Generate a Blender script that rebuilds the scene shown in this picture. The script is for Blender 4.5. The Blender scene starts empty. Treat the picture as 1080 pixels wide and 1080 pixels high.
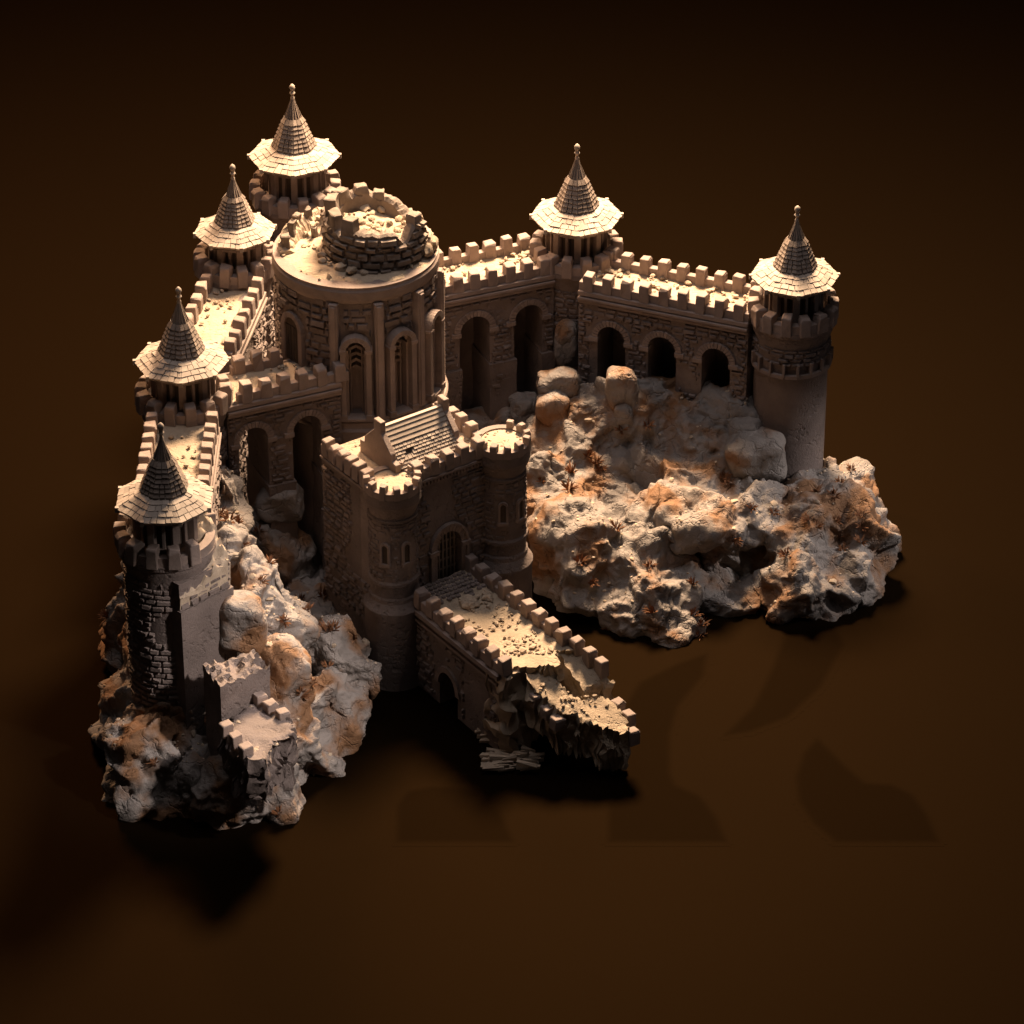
import bpy, bmesh, math, random
from mathutils import Vector, Matrix, noise
from mathutils.bvhtree import BVHTree
random.seed(7)
noise.seed_set(3)
R = random.uniform
C = bpy.context.scene.collection
PI = math.pi
rad = math.radians

# ------------------------------------------------------------------ camera
TH, FPX, DIST = rad(32), 4200.0, 42.0
sT, cT = math.sin(TH), math.cos(TH)
CAM = Vector((0, -DIST * cT, DIST * sT))
cam_d = bpy.data.cameras.new('camera')
cam_o = bpy.data.objects.new('camera', cam_d)
C.objects.link(cam_o)
cam_o.location = CAM
cam_o.rotation_euler = (PI / 2 - TH, 0, 0)
cam_d.sensor_width = 36
cam_d.lens = 36 * FPX / 1080
cam_d.clip_start = 1
cam_d.clip_end = 400
bpy.context.scene.camera = cam_o


def ray(u, v):
    a, b = (u - 540) / FPX, (540 - v) / FPX
    return Vector((a, cT + b * sT, -sT + b * cT))


def at(u, v, z):
    d = ray(u, v)
    p = CAM + d * ((z - CAM.z) / d.z)
    return Vector((p.x, p.y, z))


# ------------------------------------------------------------------ materials
def new_mat(name):
    m = bpy.data.materials.new(name)
    m.use_nodes = True
    nt = m.node_tree
    nt.nodes.clear()
    return m, nt, nt.nodes, nt.links


def stone(name, c1, c2, scale=3.0, fine=40.0, bump=0.35, dist=0.02, rough=0.8, pits=0.0, cracks=0.0, dust=None):
    m, nt, N, L = new_mat(name)
    out = N.new('ShaderNodeOutputMaterial')
    b = N.new('ShaderNodeBsdfPrincipled')
    L.new(b.outputs[0], out.inputs[0])
    b.inputs['Roughness'].default_value = rough
    b.inputs['Specular IOR Level'].default_value = 0.35
    tc = N.new('ShaderNodeTexCoord')
    geo = N.new('ShaderNodeNewGeometry')
    n1 = N.new('ShaderNodeTexNoise')
    n1.inputs['Scale'].default_value = scale
    n1.inputs['Detail'].default_value = 8
    n1.inputs['Roughness'].default_value = 0.65
    L.new(geo.outputs['Position'], n1.inputs['Vector'])
    ramp = N.new('ShaderNodeValToRGB')
    ramp.color_ramp.elements[0].position = 0.32
    ramp.color_ramp.elements[0].color = (*c1, 1)
    ramp.color_ramp.elements[1].position = 0.68
    ramp.color_ramp.elements[1].color = (*c2, 1)
    L.new(n1.outputs['Fac'], ramp.inputs['Fac'])
    col = ramp.outputs['Color']
    if dust:
        n4 = N.new('ShaderNodeTexNoise')
        n4.inputs['Scale'].default_value = dust[3]
        n4.inputs['Detail'].default_value = 6
        L.new(geo.outputs['Position'], n4.inputs['Vector'])
        r4 = N.new('ShaderNodeValToRGB')
        r4.color_ramp.elements[0].position = 0.48
        r4.color_ramp.elements[1].position = 0.6
        L.new(n4.outputs['Fac'], r4.inputs['Fac'])
        mx = N.new('ShaderNodeMix')
        mx.data_type = 'RGBA'
        L.new(r4.outputs['Color'], mx.inputs['Factor'])
        L.new(col, mx.inputs['A'])
        mx.inputs['B'].default_value = (*dust[:3], 1)
        col = mx.outputs['Result']
    hs = N.new('ShaderNodeHueSaturation')
    mi = N.new('ShaderNodeMapRange')
    mi.inputs['To Min'].default_value = .84
    mi.inputs['To Max'].default_value = 1.14
    L.new(geo.outputs['Random Per Island'], mi.inputs['Value'])
    L.new(mi.outputs['Result'], hs.inputs['Value'])
    L.new(col, hs.inputs['Color'])
    L.new(hs.outputs['Color'], b.inputs['Base Color'])
    n2 = N.new('ShaderNodeTexNoise')
    n2.inputs['Scale'].default_value = fine
    n2.inputs['Detail'].default_value = 6
    n2.inputs['Roughness'].default_value = 0.7
    L.new(geo.outputs['Position'], n2.inputs['Vector'])
    h = n2.outputs['Fac']
    if pits:
        n3 = N.new('ShaderNodeTexNoise')
        n3.inputs['Scale'].default_value = fine * 0.55
        n3.inputs['Detail'].default_value = 3
        L.new(geo.outputs['Position'], n3.inputs['Vector'])
        n5 = N.new('ShaderNodeTexNoise')
        n5.inputs['Scale'].default_value = 3.5
        n5.inputs['Detail'].default_value = 2
        L.new(geo.outputs['Position'], n5.inputs['Vector'])
        mr = N.new('ShaderNodeMapRange')
        mr.inputs['From Min'].default_value = 0.38
        mr.inputs['From Max'].default_value = 0.48
        L.new(n3.outputs['Fac'], mr.inputs['Value'])
        mr5 = N.new('ShaderNodeMapRange')
        mr5.inputs['From Min'].default_value = 0.5
        mr5.inputs['From Max'].default_value = 0.58
        L.new(n5.outputs['Fac'], mr5.inputs['Value'])
        s1 = N.new('ShaderNodeMath')
        s1.operation = 'SUBTRACT'
        L.new(mr.outputs['Result'], s1.inputs[0])
        s1.inputs[1].default_value = 1
        m5 = N.new('ShaderNodeMath')
        m5.operation = 'MULTIPLY'
        L.new(s1.outputs[0], m5.inputs[0])
        L.new(mr5.outputs['Result'], m5.inputs[1])
        m1 = N.new('ShaderNodeMath')
        m1.operation = 'MULTIPLY_ADD'
        L.new(m5.outputs[0], m1.inputs[0])
        m1.inputs[1].default_value = pits
        L.new(h, m1.inputs[2])
        h = m1.outputs[0]
    if cracks:
        vo = N.new('ShaderNodeTexVoronoi')
        vo.feature = 'DISTANCE_TO_EDGE'
        vo.inputs['Scale'].default_value = 2.6
        wn = N.new('ShaderNodeTexNoise')
        wn.inputs['Scale'].default_value = 5
        wn.inputs['Detail'].default_value = 5
        L.new(geo.outputs['Position'], wn.inputs['Vector'])
        va = N.new('ShaderNodeVectorMath')
        va.operation = 'MULTIPLY_ADD'
        L.new(wn.outputs['Color'], va.inputs[0])
        va.inputs[1].default_value = (0.35, 0.35, 0.35)
        L.new(geo.outputs['Position'], va.inputs[2])
        L.new(va.outputs[0], vo.inputs['Vector'])
        mr2 = N.new('ShaderNodeMapRange')
        mr2.inputs['From Min'].default_value = 0.0
        mr2.inputs['From Max'].default_value = 0.035
        L.new(vo.outputs['Distance'], mr2.inputs['Value'])
        m2 = N.new('ShaderNodeMath')
        m2.operation = 'MULTIPLY_ADD'
        L.new(mr2.outputs['Result'], m2.inputs[0])
        m2.inputs[1].default_value = cracks
        L.new(h, m2.inputs[2])
        h = m2.outputs[0]
    bp = N.new('ShaderNodeBump')
    bp.inputs['Strength'].default_value = bump
    bp.inputs['Distance'].default_value = dist
    L.new(h, bp.inputs['Height'])
    L.new(bp.outputs[0], b.inputs['Normal'])
    return m


STONE = stone('castle_stone', (0.185, 0.143, 0.125), (0.265, 0.208, 0.182), 4, 45, 0.45, 0.02, 0.78)
PLASTER = stone('worn_plaster', (0.135, 0.106, 0.096), (0.21, 0.168, 0.152), 3, 38, 0.5, 0.03, 0.78, pits=1.6)
BRICK = stone('masonry_block', (0.14, 0.11, 0.09), (0.23, 0.185, 0.155), 9, 50, 0.5, 0.02, 0.82)
TILE_SHADED = stone('spire_tile_shaded', (0.165, 0.13, 0.108), (0.24, 0.195, 0.165), 8, 60, 0.3, 0.01, 0.6)  # roof tile in a darker tone: shade of the steep spires put into the colour
TILE = stone('roof_tile', (0.26, 0.215, 0.18), (0.34, 0.285, 0.24), 8, 60, 0.3, 0.01, 0.7)
SAND = stone('dusty_paving', (0.33, 0.26, 0.19), (0.42, 0.335, 0.245), 6, 35, 0.6, 0.03, 0.9, pits=0.8)
RUBBLE = stone('broken_stone', (0.30, 0.235, 0.175), (0.42, 0.335, 0.25), 12, 50, 0.4, 0.02, 0.85)
ROCK = stone('rock_face', (0.165, 0.145, 0.132), (0.285, 0.25, 0.228), 2.2, 18, 0.6, 0.05, 0.72, pits=0.7, cracks=0.7, dust=(.20, .105, .052, 2.1))
IRON = stone('dark_iron', (0.17, 0.135, 0.11), (0.22, 0.175, 0.14), 8, 60, 0.3, 0.01, 0.6)
VOIDM = stone('timber_and_void_shade', (0.05, 0.038, 0.03), (0.075, 0.055, 0.04), 6, 50, 0.4, 0.02, 0.85)  # door boards; also the painted shade inside tower openings and turret windows
DRY = stone('dry_grass', (0.12, 0.05, 0.022), (0.22, 0.095, 0.04), 14, 60, 0.2, 0.01, 0.8)


# ------------------------------------------------------------------ object helpers
def empty(name, loc, label=None, cat=None, group=None):
    o = bpy.data.objects.new(name, None)
    C.objects.link(o)
    o.location = loc
    o.empty_display_size = 0.2
    tag(o, label, cat, group)
    return o


def tag(o, label=None, cat=None, group=None, kind=None):
    if label: o['label'] = label
    if cat: o['category'] = cat
    if group: o['group'] = group
    if kind: o['kind'] = kind
    return o


def wloc(o):
    p = Vector((0, 0, 0))
    while o:
        p = p + o.location
        o = o.parent
    return p


class MB:
    def __init__(self):
        self.v, self.f = [], []

    def add(self, vs, fs):
        k = len(self.v)
        self.v += [Vector(p) for p in vs]
        self.f += [tuple(i + k for i in f) for f in fs]

    def hexa(self, p):           # 4 bottom (ccw) + 4 top
        self.add(p, [(3, 2, 1, 0), (4, 5, 6, 7), (0, 1, 5, 4), (1, 2, 6, 5), (2, 3, 7, 6), (3, 0, 4, 7)])

    def slab(self, q, t):        # quad q lifted by thickness t along its normal
        n = (q[1] - q[0]).cross(q[3] - q[0]).normalized()
        self.hexa([p for p in q] + [p + n * t for p in q])

    def fbox(self, F, s0, s1, n0, n1, z0, z1, top=1.0):
        cs, cn = (s0 + s1) / 2, (n0 + n1) / 2
        g = lambda s, n, k: (cs + (s - cs) * k, cn + (n - cn) * k)
        b = [(s0, n0), (s1, n0), (s1, n1), (s0, n1)]
        pts = [F(s, n, z0) for s, n in b] + [F(*g(s, n, top), z1) for s, n in b]
        if (pts[1] - pts[0]).cross(pts[3] - pts[0]).z < 0:
            pts = [pts[i] for i in (3, 2, 1, 0, 7, 6, 5, 4)]
        self.hexa(pts)

    def lathe(self, c, prof, seg=48, a0=0.0, cap=True, a1=None):
        full = a1 is None
        n = seg if full else seg + 1
        vs, fs = [], []
        for r, z in prof:
            for i in range(n):
                a = a0 + (2 * PI if full else (a1 - a0)) * i / seg
                vs.append((c[0] + r * math.sin(a), c[1] - r * math.cos(a), z))
        for k in range(len(prof) - 1):
            for i in range(seg):
                j = (i + 1) % n
                fs.append((k * n + i, k * n + j, (k + 1) * n + j, (k + 1) * n + i))
        if cap and full:
            fs.append(tuple(reversed(range(n))))
            fs.append(tuple(range((len(prof) - 1) * n, len(prof) * n)))
        self.add(vs, fs)

    def tube(self, pts, r, seg=6):
        vs, fs = [], []
        for i, p in enumerate(pts):
            d = (pts[min(i + 1, len(pts) - 1)] - pts[max(i - 1, 0)]).normalized()
            x = d.cross(Vector((0.31, 0.2, 0.93))).normalized()
            y = d.cross(x)
            rr = r[i] if isinstance(r, (list, tuple)) else r
            for k in range(seg):
                a = 2 * PI * k / seg
                vs.append(p + x * rr * math.cos(a) + y * rr * math.sin(a))
        for i in range(len(pts) - 1):
            for k in range(seg):
                j = (k + 1) % seg
                fs.append((i * seg + k, i * seg + j, (i + 1) * seg + j, (i + 1) * seg + k))
        fs.append(tuple(reversed(range(seg))))
        fs.append(tuple(range((len(pts) - 1) * seg, len(pts) * seg)))
        self.add(vs, fs)

    def stone(self, p, r, flat=0.7, sub=1):
        bm = bmesh.new()
        bmesh.ops.create_icosphere(bm, subdivisions=sub, radius=1)
        m = Matrix.Rotation(R(0, 6.3), 3, 'Z') @ Matrix.Rotation(R(-.5, .5), 3, 'X')
        sx, sy, sz = R(.7, 1.3), R(.6, 1.1), flat * R(.7, 1.2)
        o = Vector((R(0, 50), R(0, 50), R(0, 50)))
        vs = []
        for v in bm.verts:
            q = v.co * (1 + 0.45 * noise.noise(v.co * 1.3 + o))
            q = Vector((round(q.x * 2.2) / 2.2 * .5 + q.x * .5, round(q.y * 2.2) / 2.2 * .5 + q.y * .5, q.z))
            vs.append(Vector(p) + m @ Vector((q.x * sx, q.y * sy, q.z * sz)) * r)
        fs = [tuple(v.index for v in f.verts) for f in bm.faces]
        bm.free()
        self.add(vs, fs)

    def build(self, name, mat, parent=None, smooth=None, bevel=0.0, fix=True):
        me = bpy.data.meshes.new(name)
        off = wloc(parent) if parent else Vector((0, 0, 0))
        me.from_pydata([v - off for v in self.v], [], self.f)
        bm = bmesh.new()
        bm.from_mesh(me)
        if fix:
            bmesh.ops.recalc_face_normals(bm, faces=bm.faces)
        if bevel:
            es = [e for e in bm.edges if len(e.link_faces) == 2 and e.calc_face_angle(0) > 0.6]
            bmesh.ops.bevel(bm, geom=es, offset=bevel, segments=1, affect='EDGES', clamp_overlap=True)
        bm.to_mesh(me)
        bm.free()
        me.materials.append(mat)
        if smooth:
            me.polygons.foreach_set('use_smooth', [True] * len(me.polygons))
            me.set_sharp_from_angle(angle=rad(smooth))
        o = bpy.data.objects.new(name, me)
        C.objects.link(o)
        o.parent = parent
        return o


def frame(A, B, side=1):
    """local frame along A->B; n points to the viewer's side."""
    A = Vector((A[0], A[1], 0)); B = Vector((B[0], B[1], 0))
    a = (B - A).normalized()
    n = Vector((a.y, -a.x, 0)) * side
    L = (B - A).length
    F = lambda s, nn, z: A + a * s + n * nn + Vector((0, 0, z))
    return F, a, n, L


def masonry(mb, surf, s0, s1, z0, z1, bw=0.13, bh=0.062, mask=None, proud=0.020, gap=0.013, skip=0.06, jit=0.5):
    """dressed blocks with chamfered faces laid on a surface surf(s, z, d)."""
    z = z0
    while z < z1 - 0.015:
        h = min(bh * R(1 - 0.3 * jit, 1 + 0.3 * jit), z1 - z)
        if z1 - z - h < 0.02: h = z1 - z
        s = s0 - R(0, bw * 0.6)
        while s < s1 - 0.01:
            w = bw * R(1 - 0.55 * jit, 1 + 0.55 * jit)
            todo = [(max(s, s0) + gap / 2, min(s + w, s1) - gap / 2)]
            s += w
            c, d = z + gap / 2, z + h - gap / 2
            while todo:
                a, b = todo.pop()
                if b - a < 0.02: continue
                if mask and not all(mask(x, y) for x in (a, b, (a + b) / 2) for y in (c, d)):
                    if b - a > .05: todo += [(a, (a + b) / 2 - gap / 2), ((a + b) / 2 + gap / 2, b)]
                    continue
                if random.random() < skip: continue
                p = proud * R(0.6, 1.5)
                g = min(0.009, (d - c) * .25)
                q = [(a, c), (b, c), (b, d), (a, d)]
                qi = [(a + g, c + g), (b - g, c + g), (b - g, d - g), (a + g, d - g)]
                vs = [surf(x + R(-.002, .002), y, -0.004) for x, y in q] + [surf(x, y + R(-.003, .003), p * R(.8, 1.2)) for x, y in qi]
                mb.add(vs, [(4, 5, 6, 7), (0, 1, 5, 4), (1, 2, 6, 5), (2, 3, 7, 6), (3, 0, 4, 7)])
        z += h


# merlon meshes, four worn variants shared by every battlement
MERLON = []


def merlon_mesh(k):
    mb = MB()
    w, d, h = 0.054, 0.056, 0.205
    t = 0.9
    mb.add([(-w, -d, 0), (w, -d, 0), (w, d, 0), (-w, d, 0),
            (-w, -d, h * .86), (w, -d, h * .86), (w, d, h * .86), (-w, d, h * .86),
            (-w * t, -d * .8, h * .96), (w * t, -d * .8, h * .96), (w * t, d * t, h), (-w * t, d * t, h)],
           [(3, 2, 1, 0), (0, 1, 5, 4), (1, 2, 6, 5), (2, 3, 7, 6), (3, 0, 4, 7),
            (4, 5, 9, 8), (5, 6, 10, 9), (6, 7, 11, 10), (7, 4, 8, 11), (8, 9, 10, 11)])
    bm = bmesh.new()
    for v in mb.v:
        j = 0.006 if k < 3 else 0.014
        bm.verts.new(v + Vector((R(-j, j), R(-j, j), R(-j, j) if v.z > 0.1 else 0)))
    bm.verts.ensure_lookup_table()
    for f in mb.f: bm.faces.new([bm.verts[i] for i in f])
    bmesh.ops.recalc_face_normals(bm, faces=bm.faces)
    bmesh.ops.bevel(bm, geom=[e for e in bm.edges if e.calc_face_angle(0) > .3], offset=0.006, segments=1, affect='EDGES')
    me = bpy.data.meshes.new('merlon')
    bm.to_mesh(me); bm.free()
    me.materials.append(STONE)
    return me


for k in range(5): MERLON.append(merlon_mesh(k))


def merlon(p, nrm, parent, sc=(1, 1, 1)):
    o = bpy.data.objects.new('merlon', random.choice(MERLON))
    C.objects.link(o)
    o.parent = parent
    o.location = Vector(p) - wloc(parent)
    o.rotation_euler = (R(-.02, .02), R(-.02, .02), math.atan2(nrm.x, -nrm.y) + R(-.05, .05))
    o.scale = (sc[0] * R(.94, 1.05), sc[1] * R(.95, 1.05), sc[2] * R(.93, 1.04))
    return o


# ------------------------------------------------------------------ towers
def tower(c, zb, ez, r_eave, rot, label, shaft='brick', sr=0.405, bands=False, broken=(), cover=.33):
    """round battlemented tower with a wide octagonal roof and a tiled spire. ez = height of the eaves."""
    k = r_eave / 0.48
    c = Vector((c[0], c[1], 0))
    t = empty('tower', (c.x, c.y, zb), label, 'tower', 'round spired towers of the castle')
    zp = ez - 0.47 * k           # parapet walk
    r = sr * k
    S = lambda s, z, d: Vector((c.x + (r + d) * math.sin(s / r), c.y - (r + d) * math.cos(s / r), z))
    b = MB()
    b.lathe(c, [(r, zb), (r, zp - .2), (r + .035, zp - .12), (r + .035, zp - .07), (r + .055, zp - .05), (r + .055, zp), (r - .12, zp)], 56)
    if shaft == 'brick':
        masonry(b, S, -1.9 * r, 2.1 * r, zb + .1, zp - .21, .125, .06, skip=.05,
                mask=lambda s, z: noise.noise(Vector((s * 2.4, z * 2.4, c.x * 3))) < cover)
    else:
        masonry(b, S, -1.9 * r, 2.1 * r, zp - .40, zp - .21, .12, .05)
    b.build('shaft', PLASTER, t, 40)
    if bands:                     # string of small recessed frames under the battlements
        m = MB()
        for i in range(18):
            a = 2 * PI * i / 18 + .1
            if math.cos(a) < -.35: continue
            F = lambda s, n, z, a=a: Vector((c.x + math.sin(a) * (r + n) + math.cos(a) * s, c.y - math.cos(a) * (r + n) + math.sin(a) * s, z))
            m.fbox(F, -.012, .012, -.02, .05, zp - .50, zp - .36)
            F2 = lambda s, n, z, a=a + PI / 18: Vector((c.x + math.sin(a) * (r + n) + math.cos(a) * s, c.y - math.cos(a) * (r + n) + math.sin(a) * s, z))
            m.fbox(F2, -.07, .07, -.02, .035, zp - .53, zp - .49)
        m.build('machicolation', STONE, t)
    p = MB()
    ro = r + .05
    p.lathe(c, [(ro - .085, zp - .01), (ro, zp - .012), (ro, zp + .095), (ro - .085, zp + .095), (ro - .085, zp - .01)], 48, cap=False)
    p.build('parapet', STONE, t, 40)
    nm = 14
    for i in range(nm):
        a = 2 * PI * (i + .5) / nm
        if i in broken: continue
        merlon((c.x + math.sin(a) * (ro - .025), c.y - math.cos(a) * (ro - .025), zp - .015), Vector((math.sin(a), -math.cos(a), 0)), t, (1, 1.05, 1.08))
    # chamber under the roof: posts round openings, their inner shade painted as a dark core
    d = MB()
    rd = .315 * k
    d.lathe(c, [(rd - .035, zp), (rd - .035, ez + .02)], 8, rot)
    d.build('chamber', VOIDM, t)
    q = MB()
    for i in range(16):
        a = rot + 2 * PI * i / 16
        rr = rd * (1 if i % 2 == 0 else math.cos(PI / 8))
        F = lambda s, n, z: Vector((c.x + math.sin(a) * (rr + n) + math.cos(a) * s, c.y - math.cos(a) * (rr + n) + math.sin(a) * s, z))
        w = .035 if i % 2 == 0 else .016
        q.fbox(F, -w, w, -.05, .012, zp, ez - .01)
    oct_ = lambda rr, z: [Vector((c.x + rr * math.sin(rot + PI / 4 * i), c.y - rr * math.cos(rot + PI / 4 * i), z)) for i in range(8)]
    q.lathe(c, [(rd - .03, zp), (rd + .02, zp), (rd + .02, zp + .10), (rd - .03, zp + .1)], 8, rot, cap=False)
    q.lathe(c, [(rd - .03, ez - .10), (rd + .015, ez - .10), (rd + .03, ez - .02), (rd - .03, ez - .02)], 8, rot, cap=False)
    q.build('chamber_posts', STONE, t, bevel=.004)
    # skirt roof: four stepped courses of broad slates
    s = MB()
    layers = [(1.0, .83, 5), (.86, .70, 4), (.73, .58, 4), (.61, .42, 3)]
    s.add([*oct_(r_eave * .97, ez - .012), Vector((c.x, c.y, ez + .02))], [(i, (i + 1) % 8, 8) for i in range(8)] + [tuple(range(8))])
    zz = ez
    for li, (a0, a1, nt) in enumerate(layers):
        rise = .030
        lo, hi = oct_(r_eave * a0, zz), oct_(r_eave * a1, zz + rise)
        for i in range(8):
            j = (i + 1) % 8
            off = .5 * (li % 2) / nt
            cuts = [0] + [min(1, max(0, x / nt + off + R(-.03, .03))) for x in range(1, nt)] + [1]
            for x0, x1 in zip(cuts, cuts[1:]):
                if x1 - x0 < .04: continue
                e = .010
                y = R(-.004, .004)
                P = [lo[i].lerp(lo[j], x0 + e), lo[i].lerp(lo[j], x1 - e), hi[i].lerp(hi[j], x1 - e), hi[i].lerp(hi[j], x0 + e)]
                ex = (lo[i] + lo[j]) / 2 - c; ex.z = 0; ex.normalize()
                P[0] = P[0] + ex * R(-.004, .004); P[1] = P[1] + ex * R(-.004, .004)
                P = [pp + Vector((0, 0, y)) for pp in P]
                s.slab(P, .031)
            # hip strip
            dv = (hi[i] - lo[i]); w = Vector((dv.y, -dv.x, 0)).normalized() * .010
            s.slab([lo[i] - w + Vector((0, 0, .018)), lo[i] + w + Vector((0, 0, .018)), hi[i] + w + Vector((0, 0, .018)), hi[i] - w + Vector((0, 0, .018))], .012)
        zz += .031
    for pnt in oct_(r_eave * 1.005, ez + .008):
        F = lambda ss, n, z: Vector((pnt.x + ss, pnt.y + n, z))
        s.fbox(F, -.017, .017, -.017, .017, ez - .012, ez + .04)
    s.build('skirt_roof', TILE, t)
    # spire
    z0 = ez + .125
    R0, Z1 = .235 * k, z0 + .58 * k
    rad_at = lambda z: R0 * (1 - (z - z0) / (Z1 - z0)) ** 1.12 * .93 + .018
    sp = MB()
    prof = [(rad_at(z0 + (Z1 - z0) * i / 12) - .012, z0 + (Z1 - z0) * i / 12) for i in range(13)]
    sp.lathe(c, [(R0 * .8, z0 - .06)] + prof, 8, rot)
    rows, zt = 8, z0 + .36 * k
    for i in range(rows):
        za = z0 - .01 + (zt - z0) * i / rows
        zc = za + (zt - z0) / rows * 1.12
        lo, hi = oct_(rad_at(max(za, z0)) + .016, za), oct_(rad_at(zc) - .002, zc)
        nt = 3 if i < 4 else 2
        for m_ in range(8):
            n_ = (m_ + 1) % 8
            for x in range(nt):
                e, x0, x1 = .03, x / nt, (x + 1) / nt
                dz = Vector((0, 0, R(-.005, .005)))
                P = [lo[m_].lerp(lo[n_], x0 + e) + dz, lo[m_].lerp(lo[n_], x1 - e) + dz, hi[m_].lerp(hi[n_], x1 - e), hi[m_].lerp(hi[n_], x0 + e)]
                sp.slab(P, .010)
            w = .011
            pn = lo[m_] - c; pn.z = 0; pn.normalize(); tv = Vector((-pn.y, pn.x, 0)) * w
            sp.hexa([lo[m_] - tv, lo[m_] + tv, lo[m_] + tv - pn * .03, lo[m_] - tv - pn * .03,
                     hi[m_] - tv + pn * .008, hi[m_] + tv + pn * .008, hi[m_] + tv - pn * .03, hi[m_] - tv - pn * .03])
    for i in range(16):           # ribs of the smooth upper cone
        a = rot + 2 * PI * i / 16
        f = 1 if i % 2 == 0 else math.cos(PI / 8)
        sp.tube([Vector((c.x + math.sin(a) * (rad_at(zt + (Z1 - zt) * x / 4) - .006) * f, c.y - math.cos(a) * (rad_at(zt + (Z1 - zt) * x / 4) - .006) * f, zt + (Z1 - zt) * x / 4)) for x in range(5)], [.009, .008, .006, .005, .004], 5)
    spo = sp.build('spire', TILE_SHADED, t)
    f = MB()
    zf = Z1 - .03
    f.lathe(c, [(.018, zf), (.022, zf + .03), (.014, zf + .045), (.02, zf + .075), (.03, zf + .085), (.022, zf + .097), (.02, zf + .115),
                (.028, zf + .133), (.031, zf + .150), (.026, zf + .168), (.008, zf + .188)], 16)
    f.build('finial', TILE, spo, 60)
    return t


H = 2.40
T = {1: at(310.5, 166, 2.95), 2: at(248, 245, 2.85), 3: at(192, 382, 2.85), 4: at(173.7, 528, 2.85), 5: at(608, 229, 2.85), 6: at(838, 292.5, 2.85)}
tower(T[1], .3, 2.95, .482, 0.02, 'tallest rear spired tower, rising behind the broken round keep', 'brick')
tower(T[2], .3, 2.85, .418, .22, 'smaller dark spired tower between the keep and the sloping left walkway', 'brick')
tower(T[3], .3, 2.85, .460, .05, 'spired tower where the left walkways meet the short two-arched wall', 'brick')
tower(T[4], .5, 2.85, .458, PI / 8, 'spired tower with a ruined wall stub and broken buttress at its foot', 'brick', sr=.42, broken=(2, 3), cover=.2)
tower(T[5], .4, 2.85, .471, 0.03, 'spired tower at the bend between the two back arcaded walls', 'brick')
tower(T[6], .1, 2.85, .443, 0.03, 'spired corner tower with a tall plain shaft on the right-hand rock', 'plain', sr=.412, bands=True)


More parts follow.
